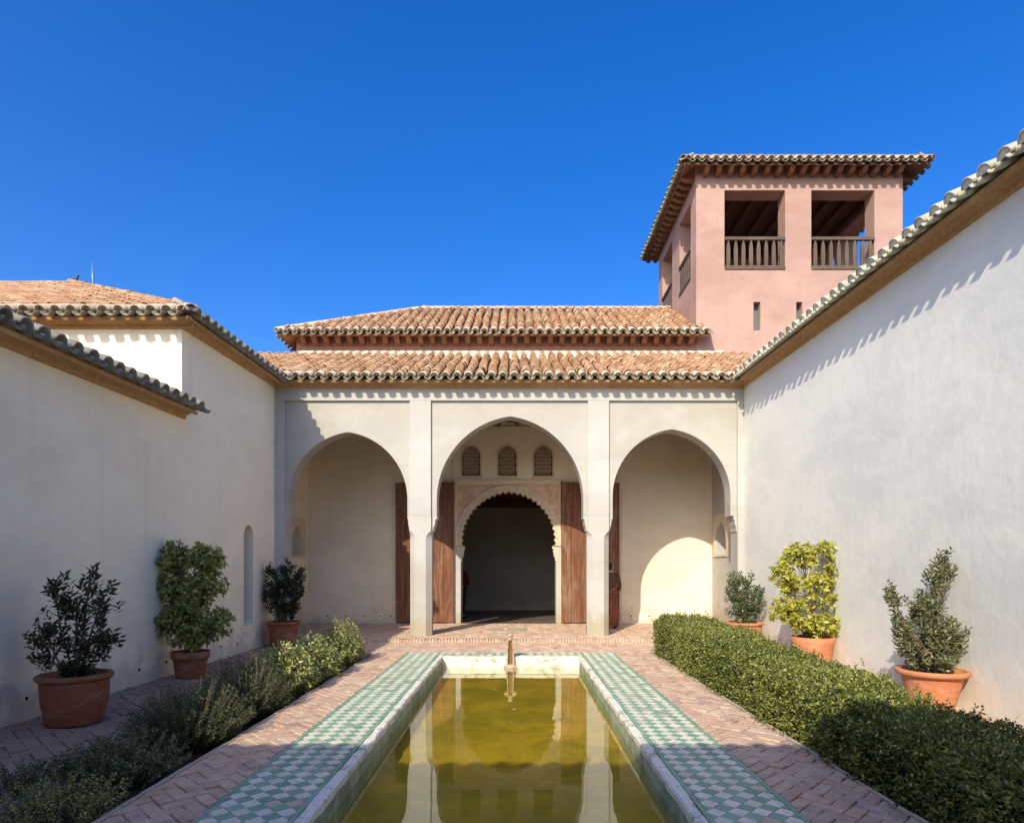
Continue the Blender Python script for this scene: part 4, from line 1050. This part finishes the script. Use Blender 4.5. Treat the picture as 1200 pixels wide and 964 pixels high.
potted('potted_oleander', 'dark bushy shrub in a terracotta pot near the shaded end of the portico', -4.98, 13.55, LZ, [(.24, 0), (.25, .03), (.29, .3), (.315, .50), (.32, .53)], 'old_terracotta',
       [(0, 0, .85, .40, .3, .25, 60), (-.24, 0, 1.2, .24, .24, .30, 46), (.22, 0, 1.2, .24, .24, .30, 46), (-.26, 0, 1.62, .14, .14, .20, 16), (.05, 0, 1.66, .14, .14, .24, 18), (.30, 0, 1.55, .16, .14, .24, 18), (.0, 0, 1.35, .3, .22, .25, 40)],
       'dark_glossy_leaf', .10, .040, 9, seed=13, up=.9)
# right side
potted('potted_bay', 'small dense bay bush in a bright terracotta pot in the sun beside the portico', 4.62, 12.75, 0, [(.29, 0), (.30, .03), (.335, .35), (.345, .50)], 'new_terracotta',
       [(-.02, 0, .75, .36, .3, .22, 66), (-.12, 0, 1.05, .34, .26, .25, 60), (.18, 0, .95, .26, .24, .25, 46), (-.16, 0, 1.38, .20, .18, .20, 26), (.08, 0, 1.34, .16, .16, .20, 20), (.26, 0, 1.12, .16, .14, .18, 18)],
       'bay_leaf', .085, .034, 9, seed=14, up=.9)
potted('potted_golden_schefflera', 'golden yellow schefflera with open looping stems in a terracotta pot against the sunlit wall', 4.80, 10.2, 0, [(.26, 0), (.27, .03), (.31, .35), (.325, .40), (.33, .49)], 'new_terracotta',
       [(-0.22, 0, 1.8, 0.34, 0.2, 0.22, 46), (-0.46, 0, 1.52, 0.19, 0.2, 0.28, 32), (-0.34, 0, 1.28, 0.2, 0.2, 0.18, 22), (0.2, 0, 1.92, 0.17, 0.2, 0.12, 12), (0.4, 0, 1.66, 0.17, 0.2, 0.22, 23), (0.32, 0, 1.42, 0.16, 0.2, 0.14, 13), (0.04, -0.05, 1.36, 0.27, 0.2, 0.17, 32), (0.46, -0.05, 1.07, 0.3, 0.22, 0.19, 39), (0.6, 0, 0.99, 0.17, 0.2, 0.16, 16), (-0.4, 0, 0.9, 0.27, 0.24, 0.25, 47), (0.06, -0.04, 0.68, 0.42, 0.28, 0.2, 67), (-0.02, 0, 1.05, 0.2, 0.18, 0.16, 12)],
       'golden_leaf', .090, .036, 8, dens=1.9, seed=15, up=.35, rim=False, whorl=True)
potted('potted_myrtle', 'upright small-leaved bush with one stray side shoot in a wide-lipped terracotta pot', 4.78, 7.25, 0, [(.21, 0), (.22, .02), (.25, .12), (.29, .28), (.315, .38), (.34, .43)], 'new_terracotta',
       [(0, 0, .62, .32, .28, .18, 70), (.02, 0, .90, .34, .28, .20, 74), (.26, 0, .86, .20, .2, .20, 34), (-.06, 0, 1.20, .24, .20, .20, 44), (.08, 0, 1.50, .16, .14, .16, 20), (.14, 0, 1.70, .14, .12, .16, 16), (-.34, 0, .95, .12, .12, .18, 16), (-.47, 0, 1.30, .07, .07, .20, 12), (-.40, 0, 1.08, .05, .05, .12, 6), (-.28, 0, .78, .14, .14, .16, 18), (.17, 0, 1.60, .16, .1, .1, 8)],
       'grey_green_leaf', .066, .028, 10, dens=1.3, seed=16, up=.9)

# clipped hedge on the right
def wobble(P, amp, fr):
    return amp*(np.sin(P[:, 0]*fr+1.3)*np.sin(P[:, 1]*fr*.8+.4)+.6*np.sin(P[:, 1]*fr*2.1)*np.cos(P[:, 2]*fr*1.7+P[:, 0]*3))
def hedge(name, label, x0, x1, y0, y1, zf, mat, n, ln, wd, seed, parent=None):
    g = np.random.default_rng(seed); root = empty(name, ((x0+x1)/2, (y0+y1)/2, -.12), label, 'hedge')
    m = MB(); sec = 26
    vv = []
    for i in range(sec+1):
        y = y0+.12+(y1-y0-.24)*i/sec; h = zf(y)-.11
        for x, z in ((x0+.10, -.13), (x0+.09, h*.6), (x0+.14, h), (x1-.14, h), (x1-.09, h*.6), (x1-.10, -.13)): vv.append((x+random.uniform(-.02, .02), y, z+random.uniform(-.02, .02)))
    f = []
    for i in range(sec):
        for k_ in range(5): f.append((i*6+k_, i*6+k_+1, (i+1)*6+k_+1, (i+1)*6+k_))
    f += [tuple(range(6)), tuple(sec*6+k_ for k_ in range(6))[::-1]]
    m.add(vv, f); m.build('dark_core', 'hedge_heart', root)  # solid core, its near-black colour standing for shade between the leaves
    H = .62; L = y1-y0; Wx = x1-x0
    A = np.array([L*Wx*1.2, L*H*1.3, L*H*.8, Wx*H, Wx*H*1.6]); A /= A.sum()
    face = g.choice(5, n, p=A); a, b = g.uniform(0, 1, n), g.uniform(0, 1, n)
    P = np.zeros((n, 3)); N = np.zeros((n, 3))
    yv = y0+a*L
    # cluster density towards small sprays
    hz = np.array([zf(q) for q in yv])
    for k_ in range(5):
        s = face == k_
        if k_ == 0: P[s] = np.stack([x0+b[s]*Wx, yv[s], hz[s]], 1); N[s] = (0, 0, 1)
        elif k_ == 1: P[s] = np.stack([np.full(s.sum(), x0), yv[s], -.08+b[s]**.9*(hz[s]+.08)], 1); N[s] = (-1, 0, .25)
        elif k_ == 2: P[s] = np.stack([np.full(s.sum(), x1), yv[s], -.08+b[s]*(hz[s]+.08)], 1); N[s] = (1, 0, .25)
        elif k_ == 3: P[s] = np.stack([x0+b[s]*Wx, np.full(s.sum(), y0), a[s]*zf(y0)], 1); N[s] = (0, -1, .2)
        else: P[s] = np.stack([x0+b[s]*Wx, np.full(s.sum(), y1), a[s]*zf(y1)], 1); N[s] = (0, 1, .2)
    # round the long edges
    ex_ = np.clip((x0+.10-P[:, 0])/.10, 0, 1)*np.clip((P[:, 2]-hz+.12)/.12, 0, 1)
    P[:, 0] += ex_*.05; P[:, 2] -= ex_*.05
    ins = g.uniform(0, 1, (n, 1))**2*.13 - .035*g.uniform(0, 1, (n, 1))**3
    P = P - N*ins + N*wobble(P, .035, 5)[:, None] + N*wobble(P, .02, 17)[:, None]
    P[:, 2] = np.maximum(P[:, 2], -.12)
    hole = sum(np.sin(P @ g.normal(size=3)*w_+g.uniform(0, 6.28)) for w_ in (9, 13, 17, 22, 28))
    keep = (hole > -1.9) | (g.uniform(0, 1, n) < .25)
    P, N, face = P[keep], N[keep], face[keep]; n = len(P)
    D = N*.8 + g.normal(size=(n, 3))*.65 + np.array([0, 0, .25])
    tone = .5+.22*np.sin(P[:, 1]*1.9+P[:, 0]*2)+g.normal(0, .25, n)
    # stray sprigs
    ns = n//110; sp_ = g.choice(n, ns); PS = []; DS = []
    for q in sp_:
        for k_ in range(7):
            PS.append(P[q]+N[q]*(.02+.014*k_)+g.normal(size=3)*.006); DS.append(N[q]*.4+g.normal(size=3)*.8)
    P = np.concatenate([P, np.array(PS)]); D = np.concatenate([D, np.array(DS)]); tone = np.concatenate([tone, g.uniform(.3, .95, len(PS))])
    leaves('foliage', P, D, ln, wd, mat, root, rv=tone, seed=seed)
    return root
hedge('box_hedge', 'long clipped dark green box hedge between brick walk and right wall, half in shadow', 2.60, 3.40, 2.4, 11.75, lambda y: .49+.20*min(1, max(0, (y-4)/6))+.015*math.sin(y*2.3), 'box_leaf', 120000, .031, .019, 21)

# loose shrubs of the left bed
def shrub(name, label, x, y, rx, ry, h, mat, n, ln, wd, seed, needle=False, sparse=False, group='shrubs of the left planting bed'):
    g = np.random.default_rng(seed); rr = random.Random(seed)
    root = empty(name, (x, y, -.12), label, 'shrub', group)
    st = MB(); P = []; D = []
    nb = n
    for i in range(nb):
        a = rr.uniform(0, 6.283); r_ = math.sqrt(rr.random()); zz = h*(1-.55*r_**2)*rr.uniform(.55, 1.08)
        tip = Vector((x+rx*r_*math.cos(a), y+ry*r_*math.sin(a), -.13+zz))
        foot = Vector((x+rx*.45*r_*math.cos(a), y+ry*.45*r_*math.sin(a), -.14))
        mid = foot.lerp(tip, .55)+Vector((rr.uniform(-.03, .03), rr.uniform(-.03, .03), .03))
        if i % 2 == 0: st.tube([foot, mid, tip], [.006, .004, .002], 4)
        k_ = int(14 if needle else 10)
        ax = (tip-mid).normalized()
        for q in range(k_*2):
            f_ = q/(k_*2); p_ = (mid.lerp(tip, f_*2-1) if f_ > .5 else foot.lerp(mid, .25+f_*1.5))
            s1 = ax.orthogonal().normalized(); s2 = ax.cross(s1); b = q*2.4+rr.uniform(-.4, .4)
            P.append(p_); D.append((s1*math.cos(b)+s2*math.sin(b))*(.6 if needle else .9)+ax*rr.uniform(.3, .9))
    st.build('stem', 'twig', root)
    leaves('foliage', np.array([tuple(p) for p in P]), np.array([tuple(d) for d in D]), ln, wd, mat, root, seed=seed)
    return root
shrub('rounded_shrub', 'rounded yellow-green bush at the portico end of the left bed', -2.98, 10.75, .42, .58, .92, 'lime_shrub_leaf', 620, .045, .020, 31)
shrub('leafy_shrub', 'pale leafy sunlit shrub next to the rounded bush in the left bed', -3.02, 9.35, .48, .58, .80, 'lime_shrub_leaf', 560, .058, .024, 32)
shrub('variegated_shrub', 'bright yellow-tipped variegated shrub in the middle of the left bed', -3.08, 8.35, .50, .60, .78, 'lime_shrub_leaf', 600, .062, .027, 33)
shrub('rosemary_bush', 'dark needle-leaved rosemary bush spreading in the shaded left bed', -3.12, 7.25, .56, .66, .74, 'rosemary_leaf', 760, .040, .009, 34, needle=True)
shrub('rosemary_bush', 'lower dark rosemary bush at the shaded near end of the dark shrubs', -3.15, 6.15, .58, .70, .66, 'rosemary_leaf', 760, .040, .009, 35, needle=True)
shrub('low_shrub', 'low straggly small-leaved shrub between rosemary and the nearest bed edge', -3.15, 5.05, .52, .55, .46, 'bay_leaf', 300, .030, .018, 36)
shrub('ground_shrub', 'sparse yellow-tipped ground shrub beside the near stretch of brick walk', -3.05, 4.25, .50, .48, .36, 'lime_shrub_leaf', 150, .024, .015, 37)
shrub('trailing_shrub', 'trailing dark ground shrub spilling onto the shaded side walk', -3.72, 4.75, .42, .55, .28, 'bay_leaf', 110, .028, .016, 38)

# ================================================================== PEOPLE
def skin_body(name, joints, edges, mat, parent, sub=2):
    """joints name->(xyz, radius x, radius y); grown with the Skin modifier into one surface"""
    bm = bmesh.new(); lay = bm.verts.layers.skin.verify(); vs_ = {}
    for i, (k_, (p, rx, ry)) in enumerate(joints.items()):
        v_ = bm.verts.new(p); v_[lay].radius = (rx, ry); v_[lay].use_root = (i == 0); vs_[k_] = v_
    for a, b in edges: bm.edges.new((vs_[a], vs_[b]))
    me = bpy.data.meshes.new(name); bm.to_mesh(me); bm.free()
    o = bpy.data.objects.new(name, me); COL.objects.link(o)
    md = o.modifiers.new('Skin', 'SKIN'); md.use_smooth_shade = True
    ms = o.modifiers.new('Sub', 'SUBSURF'); ms.levels = sub; ms.render_levels = sub
    dg = bpy.context.evaluated_depsgraph_get(); ev = o.evaluated_get(dg)
    me2 = bpy.data.meshes.new_from_object(ev); bpy.data.objects.remove(o); bpy.data.meshes.remove(me)
    me2.name = name; me2.materials.clear(); me2.materials.append(M[mat])
    o = bpy.data.objects.new(name, me2); link(o)
    if parent is not None: o.parent = parent; o.matrix_parent_inverse = parent_inv(parent)
    return o
def person(label, x, y, z, yaw, top, bottom, skirt, H=1.66, elbow_out=.0, scarf=False):
    root = empty('person', (x, y, z), label, 'person')
    k_ = H/1.7; ca, sa = math.cos(yaw), math.sin(yaw)
    def W(a, b, c): return (x+(a*ca-b*sa)*k_, y+(a*sa+b*ca)*k_, z+c*k_)   # front is -b
    J = {'pelvis': (W(0, 0, .96), .15*k_, .11*k_), 'waist': (W(0, 0, 1.12), .125*k_, .10*k_), 'chest': (W(0, .01, 1.30), .155*k_, .11*k_), 'neckb': (W(0, .01, 1.44), .07*k_, .065*k_), 'neck': (W(0, 0, 1.50), .05*k_, .05*k_),
         'jaw': (W(0, -.025, 1.545), .058*k_, .065*k_), 'head': (W(0, -.01, 1.61), .076*k_, .088*k_), 'crown': (W(0, 0, 1.665), .055*k_, .06*k_)}
    E = [('pelvis', 'waist'), ('waist', 'chest'), ('chest', 'neckb'), ('neckb', 'neck'), ('neck', 'jaw'), ('jaw', 'head'), ('head', 'crown')]
    for s, n_ in ((-1, 'l'), (1, 'r')):
        J['sh'+n_] = (W(s*.185, .01, 1.39), .058*k_, .058*k_); J['el'+n_] = (W(s*(.255+elbow_out), .05, 1.11), .042*k_, .042*k_)
        J['wr'+n_] = (W(s*.20, -.12, .98), .028*k_, .032*k_); J['pa'+n_] = (W(s*.16, -.20, .97), .022*k_, .040*k_)
        E += [('chest', 'sh'+n_), ('sh'+n_, 'el'+n_), ('el'+n_, 'wr'+n_), ('wr'+n_, 'pa'+n_)]
        for q in range(4):
            J['f%s%d' % (n_, q)] = (W(s*(.12-.004*q), -.255-.01*(1.5-abs(q-1.5)), .995-.020*q), .0085*k_, .0085*k_); J['g%s%d' % (n_, q)] = (W(s*.09, -.285, .985-.020*q), .0075*k_, .0075*k_)
            E += [('pa'+n_, 'f%s%d' % (n_, q)), ('f%s%d' % (n_, q), 'g%s%d' % (n_, q))]
        J['th'+n_] = (W(s*.14, -.215, 1.02), .010*k_, .010*k_); J['tt'+n_] = (W(s*.115, -.25, 1.03), .009*k_, .009*k_)
        E += [('pa'+n_, 'th'+n_), ('th'+n_, 'tt'+n_)]
        J['hip'+n_] = (W(s*.095, 0, .88), .095*k_, .10*k_); J['kn'+n_] = (W(s*.095, -.015, .50), .058*k_, .062*k_); J['an'+n_] = (W(s*.095, .01, .085), .037*k_, .042*k_); J['to'+n_] = (W(s*.11, -.14, .03), .038*k_, .026*k_)
        E += [('pelvis', 'hip'+n_), ('hip'+n_, 'kn'+n_), ('kn'+n_, 'an'+n_), ('an'+n_, 'to'+n_)]
    b = skin_body('body', J, E, 'skin', root, 2)
    # clothing: jacket sleeves and trunk grown a little fatter over the same joints
    def grow(keys, f_): return {q: (J[q][0], J[q][1]*f_+.012, J[q][2]*f_+.012) for q in keys}
    tk = ['waist', 'chest', 'neckb', 'pelvis'] + [a+n_ for n_ in 'lr' for a in ('sh', 'el', 'wr')]
    skin_body('jacket', grow(tk, 1.10), [e for e in E if e[0] in tk and e[1] in tk], top, root, 2)
    m = MB()
    if skirt:
        seg = 36; lv = [(1.02, .155, .125), (.90, .185, .155), (.6, .20, .17), (.3, .215, .185), (.07, .225, .20)]; vv = []
        for zc, rx, ry in lv:
            fl_ = (1.02-zc)*.11
            for q in range(seg):
                a = 2*math.pi*q/seg; w_ = 1+fl_*math.sin(q*2*math.pi/4)*.9
                vv.append(W(rx*w_*math.cos(a), ry*w_*math.sin(a), zc))
        f = [(i*seg+q, i*seg+(q+1) % seg, (i+1)*seg+(q+1) % seg, (i+1)*seg+q) for i in range(len(lv)-1) for q in range(seg)]
        m.add(vv, f, 0, 0, True); m.build('skirt', bottom, root)
    else:
        tk = ['pelvis'] + [a+n_ for n_ in 'lr' for a in ('hip', 'kn', 'an')]
        skin_body('trousers', grow(tk, 1.10), [e for e in E if e[0] in tk and e[1] in tk], bottom, root, 2)
    # hair cap, ears, nose, eyes
    hb = {'a': (W(0, .012, 1.69), .066*k_, .072*k_), 'b': (W(0, .045, 1.63), .080*k_, .072*k_), 'c': (W(0, .065, 1.555), .066*k_, .05*k_), 'd': (W(0, .07, 1.48), .05*k_, .03*k_)}
    skin_body('hair', hb, [('a', 'b'), ('b', 'c'), ('c', 'd')], 'hair', root, 2)
    m = MB()
    m.tube([W(0, -.095, 1.635), W(0, -.112, 1.60), W(0, -.10, 1.585)], [.008*k_, .013*k_, .010*k_], 6); m.build('nose', 'skin', b)
    for s in (-1, 1):
        m = MB(); m.tube([W(s*.078, 0, 1.64), W(s*.088, .005, 1.61), W(s*.078, 0, 1.575)], [.010*k_, .016*k_, .008*k_], 6); m.build('ear', 'skin', b)
        m = MB(); m.tube([W(s*.042, -.086, 1.63), W(s*.025, -.093, 1.63)], .008*k_, 6); m.build('eye', 'hair', b)
        m = MB(); m.tube([W(s*.11, .0, .06), W(s*.115, -.09, .04), W(s*.12, -.175, .03)], [.045*k_, .045*k_, .03*k_], 8); m.build('shoe', 'black_cloth', root)
    m = MB(); m.tube([W(-.025, -.098, 1.56), W(0, -.104, 1.558), W(.025, -.098, 1.56)], .006*k_, 6); m.build('mouth', 'crimson_cloth', b)
    if scarf:
        m = MB(); m.tube([W(.085*math.cos(a), .085*math.sin(a)+.01, 1.47-.02*math.cos(a*2)) for a in [2*math.pi*q/14 for q in range(15)]], .016*k_, 6); m.build('collar', 'pale_scarf', root)
    return root
person('person in brown patterned jacket and long rust skirt standing behind the right pier', 2.40, 16.0, PZ, R(160), 'brown_cloth', 'rust_cloth', True, 1.66, scarf=True)
person('person in dark red top and black trousers half hidden inside the doorway', -1.68, 19.2, PZ-.004, R(40), 'crimson_cloth', 'black_cloth', False, 1.70, .06)
